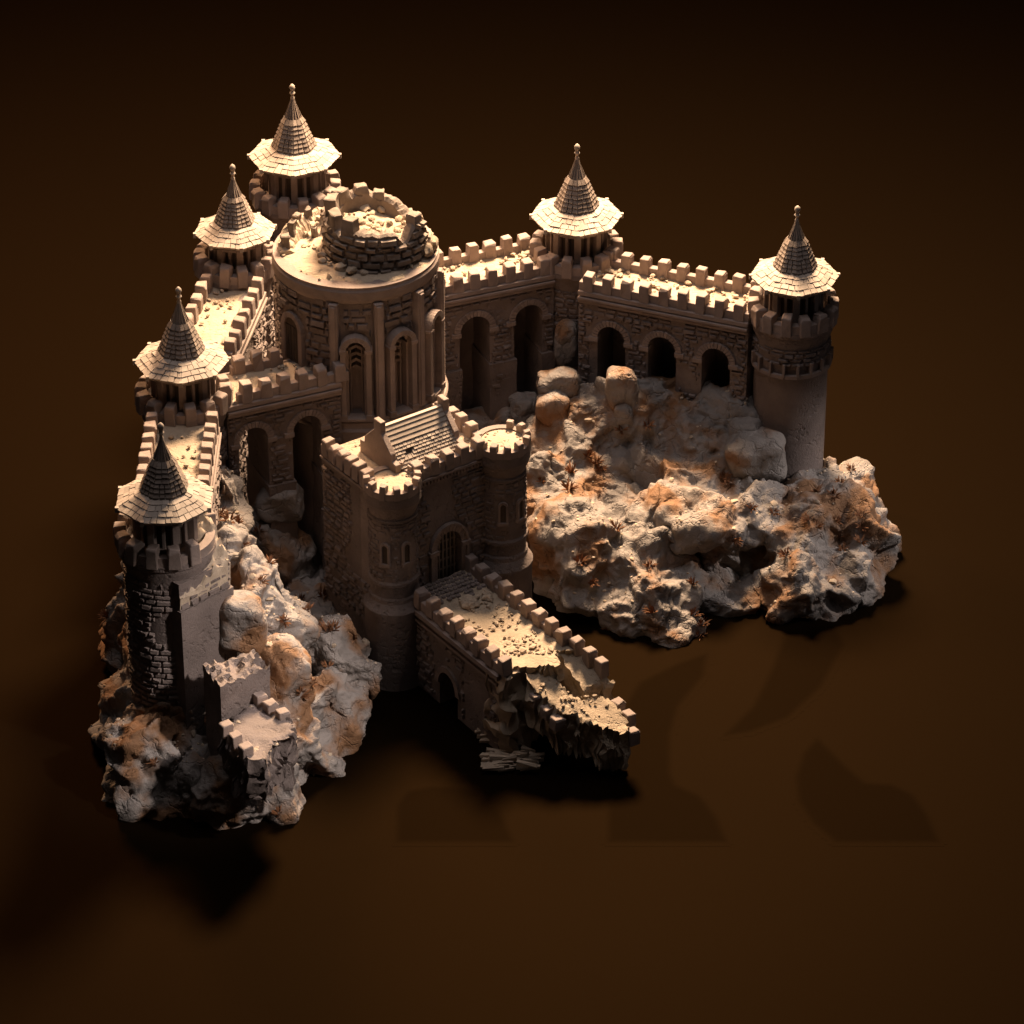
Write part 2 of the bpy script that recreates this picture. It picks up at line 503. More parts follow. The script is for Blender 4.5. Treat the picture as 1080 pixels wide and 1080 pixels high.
# ------------------------------------------------------------------ curtain walls
def wall(A, B, z0, label, arches, thick=.62, bricks=True, s_front=None, s_back=None, pier=1.0, rub=30, group='curtain walls with battlemented walkways', Hh=H, blind=False):
    F, a, n, L = frame(A, B)
    if n.y > .3 or (abs(n.y) < .35 and n.x < 0):
        F, a, n, L = frame(B, A)
        arches = [(L - s, hw, zs) for s, hw, zs in arches]
        s_front = [(L - y, L - x) for x, y in s_front] if s_front else None
        s_back = [(L - y, L - x) for x, y in s_back] if s_back else None
    arches = sorted(arches)
    mid = F(L / 2, 0, z0)
    w = empty('castle_wall', mid, label, 'castle wall', group)
    h = thick / 2
    out = [(0, z0)]
    for s, hw, zs in arches:
        out += [(s - hw, z0), (s - hw, zs)]
        out += [(s - hw * math.cos(x), zs + hw * math.sin(x)) for x in [PI * i / 16 for i in range(1, 16)]]
        out += [(s + hw, zs), (s + hw, z0)]
    out += [(L, z0), (L, Hh - .02), (0, Hh - .02)]
    N = len(out)
    mb = MB()
    mb.add([F(s, h, z) for s, z in out] + [F(s, -h, z) for s, z in out],
           [tuple(range(N)), tuple(reversed(range(N, 2 * N)))] + [(i, (i + 1) % N, N + (i + 1) % N, N + i) for i in range(N)])

    def mask(s, z):
        for c_, hw, zs in arches:
            ds = abs(s - c_)
            if z < zs:
                if ds < hw + .012: return False
            elif math.hypot(ds, z - zs) < hw + .085: return False
        return noise.noise(Vector((s * 1.9, z * 2.2, A[0] * 5 + A[1]))) < .42
    if bricks:
        masonry(mb, lambda s, z, d: F(s, h + d, z), 0, L, z0 + .3, Hh - .17, .115, .055, mask, skip=.08)
    mb.build('wall_body', PLASTER, w)
    if blind:
        bl = MB(); bl.fbox(F, .02, L - .02, -h + .02, -h + .16, z0, Hh - .3)
        bl.build('added_arch_backing', PLASTER, w)  # backing added behind the arches to keep lit ground from showing through
    cor = MB()
    for sgn in (1, -1):
        for k, (zz, pr) in enumerate([(Hh - .155, .03), (Hh - .115, .045), (Hh - .07, .03)]):
            n0, n1 = sorted((sgn * (h - .02), sgn * (h + pr)))
            cor.fbox(F, 0, L, n0, n1, zz, zz + (.032 if k < 2 else .05))
    cor.build('cornice', STONE, w, bevel=.004)
    for s, hw, zs in arches:
        ar = MB()
        nv = 15
        for i in range(nv):
            x0, x1 = PI * i / nv + .012, PI * (i + 1) / nv - .012
            P = []
            for nn in (h - .05, h + .026):
                P += [F(s - rr * math.cos(x), nn, zs + rr * math.sin(x)) for rr, x in ((hw - .004, x0), (hw + .062, x0), (hw + .062, x1), (hw - .004, x1))]
            ar.hexa(P)
        for sg in (-1, 1):       # impost blocks
            s0, s1 = sorted((s + sg * (hw - .012), s + sg * (hw + .09)))
            ar.fbox(F, s0, s1, h - .06, h + .034, zs - .05, zs)
        ar.build('arch_ring', STONE, w, bevel=.003)
    if pier:
        cuts = [0] + [x for s, hw, zs in arches for x in (s - hw, s + hw)] + [L]
        for i in range(0, len(cuts), 2):
            if cuts[i + 1] - cuts[i] < .05: continue
            pm = MB()
            pm.fbox(F, cuts[i] - .025, cuts[i + 1] + .025, -h - .03, h + .045, z0, z0 + pier, .985)
            rough(pm.build('pier_plinth', PLASTER, w), 4, .012)
    dk = MB()
    m_ = max(4, int(L / .06))
    dk.add([F(L * i / m_, -h + .04 + (thick - .08) * j / 8, Hh - .012 + .014 * noise.noise(Vector((L * i / m_ * 4 + A[0] * 9, j * .5, A[1])))) for i in range(m_ + 1) for j in range(9)],
           [(i * 9 + j, (i + 1) * 9 + j, (i + 1) * 9 + j + 1, i * 9 + j + 1) for i in range(m_) for j in range(8)])
    dk.build('walkway', SAND, w, 60)
    pp = MB()
    for sgn in (1, -1):
        rs = s_front if sgn == 1 else s_back
        for x0, x1 in (rs or [(0, L)]):
            n0, n1 = sorted((sgn * (h - .075), sgn * (h - .002)))
            pp.fbox(F, x0, x1, n0, n1, Hh - .03, Hh + .075)
    pp.build('parapet', STONE, w, bevel=.004)
    for sgn in (1, -1):
        rs = s_front if sgn == 1 else s_back
        for x0, x1 in (rs or [(0, L)]):
            k = max(1, round((x1 - x0) / .2))
            for i in range(k):
                s = x0 + (x1 - x0) * (i + .5) / k
                merlon(F(s, sgn * (h - .038), Hh - .02), n * sgn, w)
    if rub:
        rb = MB()
        for i in range(rub):
            s = L * (random.random())
            if noise.noise(Vector((s * 3, A[0], 2))) < -.25: continue
            rr = R(.008, .034) ** 1 * (1 if random.random() < .9 else 1.6)
            rb.stone(F(s, R(-h + .1, h - .1), Hh + .004 + rr * .2), rr, .6, 1)
        for i in range(rub // 2 if rub > 60 else 0):
            s = random.choice((R(.02, .16), L - R(.02, .2))); rr = R(.012, .04)
            rb.stone(F(s, R(-h + .1, h - .1), Hh + R(.0, .05)), rr, .7, 1)
        tag(rb.build('rubble', RUBBLE), label='loose stone chips strewn along the walkway of the ' + label.split(',')[0], cat='rubble', kind='stuff')
    return w


def rough(o, cuts, amp, sc=6.0, zmin=None, top=0.0, tsc=9.0):
    """subdivide a mesh and weather its faces; `top` roughens faces above zmin."""
    me = o.data
    bm = bmesh.new(); bm.from_mesh(me)
    bmesh.ops.remove_doubles(bm, verts=bm.verts, dist=1e-5)
    bmesh.ops.subdivide_edges(bm, edges=bm.edges, cuts=cuts, use_grid_fill=True)
    bm.normal_update()
    off = wloc(o)
    for v in bm.verts:
        p = v.co + off
        d = noise.turbulence(p * sc, 3, False) - .5
        v.co += v.normal * d * amp * 2
        if top and p.z > zmin:
            v.co.z -= top * abs(noise.noise(p * tsc)) + top * .6 * abs(noise.noise(p * tsc * 2.7))
    bm.to_mesh(me); bm.free()
    me.polygons.foreach_set('use_smooth', [True] * len(me.polygons))
    me.set_sharp_from_angle(angle=rad(38))
    return o


KC = at(375, 262, 3.38)          # keep centre
KR = .80
w4a, w5a, w5b = at(466, 294, H), at(622, 289.5, H), at(800, 324, H)
dv = (T[5] - KC).normalized()
wa, wb = at(455, 296, H), at(572, 273, H)
wall(wa + (wa - wb).normalized() * .9, wb, .35, 'back arcaded wall between the broken keep and the rear middle tower',
     [(.62, .15, 1.90), (1.256, .17, 1.90), (1.86, .16, 1.92)], pier=1.12, rub=110, blind=True)
wall(w5a, w5b, .35, 'back wall with shadowed arches running down to the right corner tower',
     [(.37, .155, 1.87), (.93, .155, 1.87), (1.52, .155, 1.86)], pier=.62, rub=130, blind=True)
wall(at(228, 412, H), at(347, 386, H), .35, 'short two-arched wall leading from the left towers to the keep door',
     [(.26, .155, 1.93), (.83, .155, 1.93)], thick=.60, pier=1.02, rub=30, s_back=[(.25, .8)], s_front=[(.12, 1.3)])
d23 = (T[3] - T[2]).normalized()
wall(at(247, 303, H), at(213, 378, H), .3, 'dark left wall with a sandy walkway sloping from the small rear tower', [(.62, .2, 1.5)], thick=.62, pier=0, rub=45)
wall(at(193, 448, H), at(178, 548, H), .5, 'left wall with a narrow sandy walkway behind the ruined front tower', [], thick=.66, pier=0, rub=40)


# ------------------------------------------------------------------ the keep
def keep():
    c = Vector((KC.x, KC.y, 0))
    zb, zt = 1.80, 3.23
    t = empty('castle_keep', (c.x, c.y, 0), 'massive round keep with tall arched niches and a broken turret on top', 'castle keep')
    S = lambda s, z, d: Vector((c.x + (KR + d) * math.sin(s / KR), c.y - (KR + d) * math.cos(s / KR), z))
    FA = lambda a: (lambda s, n, z: Vector((c.x + math.sin(a) * (KR + n) + math.cos(a) * s, c.y - math.cos(a) * (KR + n) + math.sin(a) * s, z)))
    b = MB()
    b.lathe(c, [(KR - .14, 0), (KR - .14, zt + .05)], 96)
    NA, NZ = 440, 84

    def rk(a, z):
        for x in (rad(1), rad(33), rad(66)):
            ds = abs(a - x) * KR
            if ds < .10 and zb + .12 < z < 2.71 or (z >= 2.71 and math.hypot(ds, z - 2.71) < .10): return KR - .12
        return KR
    gv, gf = [], []
    for i in range(NZ + 1):
        z = zb - .1 + (zt + .06 - zb + .1) * i / NZ
        for j in range(NA):
            a = 2 * PI * j / NA - PI
            r = rk(a, z)
            gv.append((c.x + r * math.sin(a), c.y - r * math.cos(a), z))
    for i in range(NZ):
        for j in range(NA):
            k = (j + 1) % NA
            gf.append((i * NA + j, i * NA + k, (i + 1) * NA + k, (i + 1) * NA + j))
    b.add(gv, gf)
    niches = [rad(1), rad(33), rad(66)]
    door = rad(-50)

    def mask(s, z):
        a = s / KR
        if abs(a - door) * KR < .17 and z < 2.92: return False
        if a > rad(-14):
            for x in niches:
                ds = abs(a - x) * KR
                if ds < .16 and z < 2.71 or math.hypot(ds, z - 2.71) < .165 and z > 2.63: return False
            for x in (-13.5, 17, 49.5, 83):
                if abs(a - rad(x)) * KR < .06: return False
        return noise.noise(Vector((s * 1.7, z * 2, 3.3))) < .6
    masonry(b, S, -1.75 * KR, 1.9 * KR, zb + .1, zt, .145, .082, mask, proud=.028, gap=.018, skip=.02)
    b.build('keep_body', PLASTER, t, 40)
    rg = MB()
    rg.lathe(c, [(KR, 0), (KR + .105, .0), (KR + .105, zb - .06), (KR + .115, zb - .02), (KR + .10, zb), (KR + .085, zb + .005), (KR + .08, zb + .06), (KR + .06, zb + .07), (KR + .055, zb + .10), (KR, zb + .105)], 96, cap=False)
    rg.build('base_ring', STONE, t, 30)
    rm = MB()
    rm.lathe(c, [(KR - .02, zt - .03), (KR + .02, zt - .03), (KR + .035, zt), (KR + .04, zt + .015), (KR + .04, zt + .10), (KR + .025, zt + .125), (KR + .03, zt + .15), (KR - .1, zt + .155)], 96, cap=False)
    rm.build('rim', STONE, t, 30)
    # pilasters
    for x in (-13.5, 17, 49.5, 83):
        m = MB(); F = FA(rad(x))
        m.fbox(F, -.045, .045, -.03, .075, zb + .1, zt - .03)
        m.fbox(F, -.028, .028, .04, .092, zb + .1, zt - .05)
        m.build('pilaster', STONE, t, bevel=.005)
    for a in niches:
        F = FA(a)
        bk = MB(); bk.fbox(F, -.105, .105, -.135, -.112, zb + .13, 2.72)
        pts = [(.10 * math.cos(PI * i / 12), 2.72 + .10 * math.sin(PI * i / 12)) for i in range(13)]
        bk.add([F(x, -.112, y) for x, y in pts], [tuple(range(13))])
        nb = bk.build('niche', STONE, t, fix=False)
        sr = MB()
        for sg in (-1, 1):
            s0, s1 = sorted((sg * .10, sg * .155)); sr.fbox(F, s0, s1, -.03, .095, zb + .11, 2.69)
            s0, s1 = sorted((sg * .075, sg * .105)); sr.fbox(F, s0, s1, -.12, .02, zb + .11, 2.67)
            s0, s1 = sorted((sg * .048, sg * .066)); sr.fbox(F, s0, s1, -.12, -.06, zb + .11, 2.65)
            s0, s1 = sorted((sg * .092, sg * .165)); sr.fbox(F, s0, s1, -.03, .105, 2.67, 2.71)
            s0, s1 = sorted((sg * .092, sg * .165)); sr.fbox(F, s0, s1, -.03, .105, zb + .10, zb + .17)
        for (r0, r1, pr) in ((.098, .155, .10), (.072, .102, .02)):
            for i in range(14):
                x0, x1 = PI * i / 14, PI * (i + 1) / 14
                P = []
                for nn in (-.03 if pr > .05 else -.118, pr):
                    P += [F(-rr * math.cos(x), nn, 2.705 + rr * math.sin(x)) for rr, x in ((r0, x0), (r1, x0), (r1, x1), (r0, x1))]
                sr.hexa(P)
        sr.fbox(F, -.155, .155, -.03, .10, zb + .095, zb + .125)
        sr.build('surround', STONE, nb, bevel=.003)
        ch = MB()
        for i in range(4):       # carved chevrons in the head of the niche
            z = 2.39 + i * .075
            for sg in (-1, 1):
                P = [F(0, -.115, z + .055), F(sg * .09, -.115, z), F(sg * .09, -.115, z + .035), F(0, -.115, z + .09)]
                Q = [F(0, -.05, z + .05), F(sg * .09, -.07, z - .004), F(sg * .09, -.07, z + .026), F(0, -.055, z + .08)]
                ch.hexa(P + Q)
        ch.build('chevron_carving', STONE, nb)
    F = FA(door)
    dm = MB()
    pts = [(.115 * math.cos(PI * i / 14), 2.76 + .13 * math.sin(PI * i / 14)) for i in range(15)] + [(-.115, 2.38), (.115, 2.38)]
    NP = len(pts)
    dm.add([F(x, .012, y) for x, y in pts] + [F(x, -.02, y) for x, y in pts], [tuple(range(NP)), tuple(reversed(range(NP, 2 * NP)))] + [(i, (i + 1) % NP, NP + (i + 1) % NP, NP + i) for i in range(NP)])
    for i in range(-2, 3): dm.fbox(F, i * .045 - .018, i * .045 + .018, 0, .02, 2.38, 2.78)
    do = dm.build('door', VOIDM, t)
    sr = MB()
    for i in range(14):
        x0, x1 = PI * i / 14, PI * (i + 1) / 14
        P = []
        for nn in (-.02, .04):
            P += [F(-ra * math.cos(x), nn, 2.76 + rb * math.sin(x)) for ra, rb, x in ((.11, .125, x0), (.165, .185, x0), (.165, .185, x1), (.11, .125, x1))]
        sr.hexa(P)
    for sg in (-1, 1):
        s0, s1 = sorted((sg * .11, sg * .165)); sr.fbox(F, s0, s1, -.02, .04, 2.38, 2.76)
    sr.build('door_surround', STONE, do, bevel=.004)
    # sand-covered top
    tp = MB()
    nr, na = 22, 90
    zt2 = zt + .13
    vs, fs = [], []
    for i in range(nr + 1):
        r = (KR - .0) * i / nr
        for j in range(na):
            a = 2 * PI * j / na
            p = Vector((c.x + r * math.sin(a), c.y - r * math.cos(a), 0))
            z = zt2 + .03 + .035 * noise.noise(p * 4) + .015 * noise.noise(p * 13) - max(0, r - KR + .1) * .25
            back = max(0, -math.cos(a)) * (r / KR)
            z += .13 * max(0, min(1, (back - .45) * 3)) * (.6 + noise.noise(p * 5))
            vs.append((p.x, p.y, z))
    for i in range(nr):
        for j in range(na):
            k = (j + 1) % na
            fs.append((i * na + j, i * na + k, (i + 1) * na + k, (i + 1) * na + j))
    tp.add(vs, fs)
    tp.build('sandy_top', SAND, t, 70, fix=False)
    # broken turret on top
    tc = c + Vector((.215, .0, 0))
    tr, z0 = .515, zt2
    ST = lambda s, z, d: Vector((tc.x + (tr + d) * math.sin(s / tr), tc.y - (tr + d) * math.cos(s / tr), z))
    tm = MB()
    seg = 120
    th = .13

    def top(a):
        a = (a + PI) % (2 * PI) - PI          # 0 = to the viewer, + to the right
        dg = math.degrees(a)
        key = [(-180, .40), (-160, .48), (-130, .44), (-100, .42), (-75, .40), (-45, .36), (-30, .44), (0, .44), (22, .43), (40, .30), (50, .47), (66, .46), (72, .36), (85, .22), (120, .16), (140, .26), (165, .38), (180, .40)]
        for (x0, y0), (x1, y1) in zip(key, key[1:]):
            if x0 <= dg <= x1: return y0 + (y1 - y0) * (dg - x0) / (x1 - x0)
        return .4
    vs, fs = [], []
    for i in range(seg):
        a = 2 * PI * i / seg
        h = top(a) + .05 * noise.noise(Vector((a * 6, 1, 2))) + .02 * noise.noise(Vector((a * 19, 1, 2)))
        for r, z in ((tr, z0 - .02), (tr, z0 + h - .02), (tr - .03, z0 + h), (tr - th + .03, z0 + h + R(-.02, .02)), (tr - th, z0 + h - .03), (tr - th, z0)):
            vs.append((tc.x + r * math.sin(a), tc.y - r * math.cos(a), z))
    for i in range(seg):
        j = (i + 1) % seg
        for k in range(5): fs.append((i * 6 + k, j * 6 + k, j * 6 + k + 1, i * 6 + k + 1))
    tm.add(vs, fs)
    masonry(tm, ST, -1.95 * tr, 2.05 * tr, z0, z0 + .62, .155, .078, lambda s, z: z < z0 + top(s / tr) + .015, proud=.030, gap=.018, skip=.02)
    tu = tm.build('broken_turret', BRICK, t)
    ms = MB()
    SI = lambda s, z, d: Vector((tc.x + (tr - th - d) * math.sin(s / tr), tc.y - (tr - th - d) * math.cos(s / tr), z))
    for dg, sz, hh in ((-33, .085, .15), (-62, .10, .17), (-97, .10, .17), (-125, .09, .13), (-158, .08, .06), (178, .07, .06), (57, .07, .09)):
        a = rad(dg); z1 = z0 + top(a) - .05
        F = lambda s, n, z: Vector((tc.x + math.sin(a) * (tr - th / 2 + n) + math.cos(a) * s, tc.y - math.cos(a) * (tr - th / 2 + n) + math.sin(a) * s, z))
        m = MB(); m.fbox(F, -sz, sz, -.075, .075, z1, z1 + hh + .05, .9)
        rough(m.build('merlon', BRICK, tu, bevel=.012), 3, .012, 7)
    fl = MB()
    vs, fs = [], []
    for i in range(13):
        r = (tr - th + .02) * i / 12
        for j in range(48):
            a = 2 * PI * j / 48
            p = Vector((tc.x + r * math.sin(a), tc.y - r * math.cos(a), 0))
            vs.append((p.x, p.y, z0 + .25 + .08 * noise.noise(p * 5) + .03 * noise.noise(p * 14) - .10 * math.sin(a) * r / tr))
    for i in range(12):
        for j in range(48):
            k = (j + 1) % 48
            fs.append((i * 48 + j, i * 48 + k, (i + 1) * 48 + k, (i + 1) * 48 + j))
    fl.add(vs, fs)
    for i in range(70):
        a, r = R(0, 2 * PI), (tr - th) * math.sqrt(R(0, .95))
        fl.stone((tc.x + r * math.sin(a), tc.y - r * math.cos(a), z0 + .27 - .10 * math.sin(a) * r / tr), R(.012, .06), .7, 1)
    fl.build('turret_fill', SAND, tu, 45, fix=False)
    # remains of the parapet on the left and rear of the keep top
    rp = MB()
    vs, fs = [], []
    n_ = 70
    for i in range(n_ + 1):
        dg = -78 - 112 * i / n_
        a = rad(dg)
        x = i / n_
        h = .07 + .10 * max(0, math.sin(x * PI)) + .06 * noise.noise(Vector((x * 9, 0, 7))) + .05 * noise.noise(Vector((x * 27, 0, 7)))
        h = max(.04, h)
        for r, z in ((KR - .03, z0 - .05), (KR - .035, z0 + h * .8), (KR - .07, z0 + h), (KR - .13, z0 + h * .95), (KR - .18, z0 + h * .6), (KR - .22, z0 - .02)):
            p = Vector((c.x + r * math.sin(a), c.y - r * math.cos(a), z))
            vs.append(p + Vector((R(-.01, .01), R(-.01, .01), R(-.006, .006))))
    for i in range(n_):
        for k in range(5): fs.append((i * 6 + k, (i + 1) * 6 + k, (i + 1) * 6 + k + 1, i * 6 + k + 1))
    fs += [tuple(range(6)), tuple(reversed(range(n_ * 6, n_ * 6 + 6)))]
    rp.add(vs, fs)
    rp.build('broken_parapet', RUBBLE, t)
    for dg, r, w, h, z in ((-88, .70, .10, .10, .10), (-104, .66, .09, .10, .16), (-122, .70, .08, .10, .12), (-133, .68, .075, .12, .12), (-148, .62, .08, .09, .12),
                           (-140, .5, .07, .13, .1), (-160, .68, .07, .08, .15), (-118, .48, .07, .11, .05)):
        a = rad(dg)
        F = lambda s, n, zz: Vector((c.x + math.sin(a) * (r + n) + math.cos(a) * s, c.y - math.cos(a) * (r + n) + math.sin(a) * s, zz))
        m = MB(); m.fbox(F, -w * .7, w * .7, -w * .6, w * .6, z0 + z - .08, z0 + z + h, .88)
        rough(m.build('parapet_block', BRICK, t, bevel=.012), 3, .015, 7)
    sh = MB()
    for i in range(130):
        a, r = R(0, 2 * PI), KR * math.sqrt(R(.02, .9))
        x = math.cos(a)
        if x > .3 and random.random() < .75: continue
        p = Vector((c.x + r * math.sin(a), c.y - r * math.cos(a), z0 + .035 + (.1 if x < -.5 else 0)))
        sh.stone(p, R(.012, .05), .7, 1)
    for i in range(26):
        a = rad(R(70, 150)); r = R(.62, .78)
        sh.stone((c.x + r * math.sin(a), c.y - r * math.cos(a), z0 + R(.03, .15)), R(.05, .11), .9, 2)
    for dg, rr in ((-25, .56), (-38, .57), (-12, .57), (-50, .6), (-70, .58), (-60, .62)):
        a = rad(dg)
        sh.stone((tc.x + rr * math.sin(a), tc.y - rr * math.cos(a), z0 + .05), R(.04, .07), .8, 2)
    tag(sh.build('rubble', RUBBLE, None, 35), label='fallen masonry lumps lying round the broken turret on the keep top', cat='rubble', kind='stuff')


keep()


# ------------------------------------------------------------------ gatehouse
GL = at(415, 513, 2.2); GR = at(531, 470, 2.2)
def gatehouse():
    F, a, n, L = frame(GL, GR)      # n faces out through the gate
    zr, D = 2.2, .96
    g = empty('gatehouse', F(L / 2, -D / 2, 0), 'square gatehouse with two round turrets, a barred arched gate and a tiled roof', 'gatehouse')
    gs, hw, gz, gb = L / 2 - .02, .15, 1.30, .93
    out = [(0, 0), (gs - hw, 0), (gs - hw, gz)] + [(gs - hw * math.cos(PI * i / 14), gz + hw * 1.15 * math.sin(PI * i / 14)) for i in range(1, 14)] + [(gs + hw, gz), (gs + hw, 0), (L, 0), (L, zr), (0, zr)]
    N = len(out)
    b = MB()
    b.add([F(s, 0, z) for s, z in out] + [F(s, -.14, z) for s, z in out], [tuple(range(N)), tuple(reversed(range(N, 2 * N)))] + [(i, (i + 1) % N, N + (i + 1) % N, N + i) for i in range(N)])
    b.fbox(F, -.19, L - .12, -D, -.3, 0, zr - .012)
    b.fbox(F, .25, L - .3, -1.7, -D + .001, 0, 1.0)
    b.fbox(F, -.189, .05, -.301, -.1, 0, zr - .02)
    b.fbox(F, .09, .2, -.301, -.139, 0, zr - .006); b.fbox(F, L - .2, L - .09, -.301, -.139, 0, zr - .006)
    b.fbox(F, .2, L - .2, -.302, -.138, 1.6, zr - .006)

    def mask(s, z):
        ds = abs(s - gs)
        if z < gz and ds < hw + .09: return False
        if z >= gz and math.hypot(ds, (z - gz) / 1.1) < hw + .09: return False
        return noise.noise(Vector((s * 2.6, z * 2.6, 1.2))) < .33
    masonry(b, lambda s, z, d: F(s, d, z), .2, L - .2, gb, zr - .14, .105, .06, mask, proud=.016, skip=.05)
    masonry(b, lambda s, z, d: F(-.19 - d, -s, z), .15, D, .6, zr - .14, .12, .06, lambda s, z: noise.noise(Vector((s * 2, z * 2, 5))) < .2, skip=.05)
    b.build('gatehouse_body', PLASTER, g)
    # dentil course under the battlements
    cn = MB()
    cn.fbox(F, .2, L - .2, -.03, .03, zr - .075, zr - .045)
    k = 22
    for i in range(k):
        s = .22 + (L - .44) * (i + .5) / k
        cn.fbox(F, s - .012, s + .012, -.03, .024, zr - .12, zr - .078)
    cn.fbox(F, -.22, -.16, -D, -.12, zr - .075, zr - .045)
    cn.fbox(F, L - .15, L - .09, -D, -.2, zr - .075, zr - .045)
    cn.build('dentil_course', STONE, g, bevel=.003)
    # gate
    sr = MB()
    for (r0, r1, pr) in ((hw - .006, hw + .055, .03), (hw + .05, hw + .078, .045)):
        for i in range(14):
            x0, x1 = PI * i / 14, PI * (i + 1) / 14
            P = []
            for nn in (-.1, pr):
                P += [F(gs - rr * math.cos(x), nn, gz + rr * 1.15 * math.sin(x)) for rr, x in ((r0, x0), (r1, x0), (r1, x1), (r0, x1))]
            sr.hexa(P)
    for sg in (-1, 1):
        s0, s1 = sorted((gs + sg * (hw - .006), gs + sg * (hw + .055))); sr.fbox(F, s0, s1, -.1, .03, gb - .05, gz)
        s0, s1 = sorted((gs + sg * (hw + .045), gs + sg * (hw + .078))); sr.fbox(F, s0, s1, -.05, .045, gb - .05, gz - .03)
        s0, s1 = sorted((gs + sg * (hw - .012), gs + sg * (hw + .095))); sr.fbox(F, s0, s1, -.05, .055, gz - .045, gz + .005)
    sr.build('gate_surround', STONE, g, bevel=.004)
    pc = MB()
    for i in range(6):
        s = gs - .112 + .0448 * i
        pc.fbox(F, s - .009, s + .009, -.075, -.055, gb - .03, gz + .17)
    for i in range(4): pc.fbox(F, gs - hw, gs + hw, -.07, -.06, gb + .06 + i * .105, gb + .078 + i * .105)
    pc.build('portcullis', IRON, g)
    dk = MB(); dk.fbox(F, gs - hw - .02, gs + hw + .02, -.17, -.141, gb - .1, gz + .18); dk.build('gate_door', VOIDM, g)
    # roof terrace
    tr = MB()
    m1, m2 = 24, 24
    tr.add([F(-.17 + (L + .04) * i / m1, -.04 - (D - .06) * j / m2, zr + .012 * noise.noise(Vector((i * .4, j * .4, 3))) + .004) for i in range(m1 + 1) for j in range(m2 + 1)],
           [(i * (m2 + 1) + j, (i + 1) * (m2 + 1) + j, (i + 1) * (m2 + 1) + j + 1, i * (m2 + 1) + j + 1) for i in range(m1) for j in range(m2)])
    tr.build('roof_terrace', SAND, g, 60)
    pp = MB()
    pp.fbox(F, .2, L - .2, -.065, .012, zr - .05, zr + .08)
    pp.fbox(F, -.202, -.125, -D, -.12, zr - .05, zr + .08)
    pp.fbox(F, L - .185, L - .108, -D, -.2, zr - .05, zr + .08)
    pp.build('parapet', STONE, g, bevel=.004)
    for i in range(5):
        merlon(F(.29 + (L - .58) * i / 4, -.025, zr - .03), n, g, (.95, 1, .95))
    for i in range(6):
        merlon(F(-.165, -.20 - .136 * i, zr - .03), -a, g, (.9, 1, .95))
    for i in range(4):
        merlon(F(L - .145, -.33 - .17 * i, zr - .03), a, g, (.9, 1, .95))
    # turrets
    for cx in (0, L):
        c = F(cx, -.02, 0)
        tb = MB()
        rs = .232
        tb.lathe(c, [(.295, 0), (.295, .84), (.305, .87), (.305, .90), (.27, .955), (rs + .02, .985), (rs + .02, 1.03), (rs + .005, 1.05), (rs + .005, 1.17), (rs + .02, 1.185), (rs + .02, 1.215), (rs, 1.235),
                     (rs, 1.90), (rs + .015, 1.91), (rs + .015, 1.935), (rs, 1.95), (rs, 1.98), (rs + .03, 2.04), (rs + .03, 2.07), (rs + .045, 2.09), (rs + .045, 2.2), (.1, 2.205)], 48)
        wins = [rad(33), rad(-18)] if cx == 0 else [rad(48), rad(2)]

        def mk(s, z):
            for w in wins:
                if abs(s / rs - w) * rs < .055 and 1.40 < z < 1.72: return False
            return noise.noise(Vector((s * 3, z * 3, cx + 4))) < .38
        masonry(tb, lambda s, z, d: Vector((c.x + (rs + d) * math.sin(s / rs), c.y - (rs + d) * math.cos(s / rs), z)), -1.7 * rs, 2.1 * rs, 1.24, 1.90, .085, .052, mk, proud=.011, skip=.05)
        to = tb.build('turret', PLASTER, g, 30)
        for w in wins:
            FW = lambda s, nn, z: Vector((c.x + math.sin(w) * (rs + nn) + math.cos(w) * s, c.y - math.cos(w) * (rs + nn) + math.sin(w) * s, z))
            wm = MB()
            pts = [(.03 * math.cos(PI * i / 10), 1.63 + .035 * math.sin(PI * i / 10)) for i in range(11)] + [(-.03, 1.45), (.03, 1.45)]
            wm.add([FW(x, .009, y) for x, y in pts] + [FW(x, -.02, y) for x, y in pts], [tuple(range(13)), tuple(reversed(range(13, 26)))] + [(i, (i + 1) % 13, 13 + (i + 1) % 13, 13 + i) for i in range(13)])
            wm.build('window', VOIDM, to)  # dark panel, the shade of the opening is in its colour
            fm = MB()
            for i in range(10):
                x0, x1 = PI * i / 10, PI * (i + 1) / 10
                P = []
                for nn in (-.02, .026):
                    P += [FW(-ra * math.cos(x), nn, 1.63 + rb * math.sin(x)) for ra, rb, x in ((.028, .033, x0), (.05, .06, x0), (.05, .06, x1), (.028, .033, x1))]
                fm.hexa(P)
            for sg in (-1, 1):
                s0, s1 = sorted((sg * .028, sg * .05)); fm.fbox(FW, s0, s1, -.02, .026, 1.45, 1.63)
            fm.fbox(FW, -.056, .056, -.02, .032, 1.42, 1.455)
            fm.build('window_frame', STONE, to, bevel=.002)
        tp = MB()
        tp.lathe(c, [(.19, 2.195), (rs + .047, 2.195), (rs + .047, 2.265), (rs - .02, 2.265), (rs - .02, 2.195)], 40, cap=False)
        tp.build('turret_parapet', STONE, to, 40)
        fl = MB(); fl.lathe(c, [(.0, 2.256), (.08, 2.258), (.15, 2.252), (rs - .015, 2.25)], 30, cap=False); fl.build('turret_floor', SAND, to, 60, fix=False)
        for i in range(12):
            al = 2 * PI * i / 12 + .2
            d = Vector((math.sin(al), -math.cos(al), 0))
            if (-n).dot(d) > .75: continue
            merlon(c + d * (rs + .015) + Vector((0, 0, 2.19)), d, to, (.62, .62, .72))
    # pitched roof of the little gate chamber
    E0 = at(416, 498, 2.26)
    s0 = (E0 - F(0, 0, 0)).dot(a); n0 = (E0 - F(0, 0, 0)).dot(n)
    s1 = s0 + .80; dp = .285; ze, zz = 2.27, 2.60
    hb = MB()
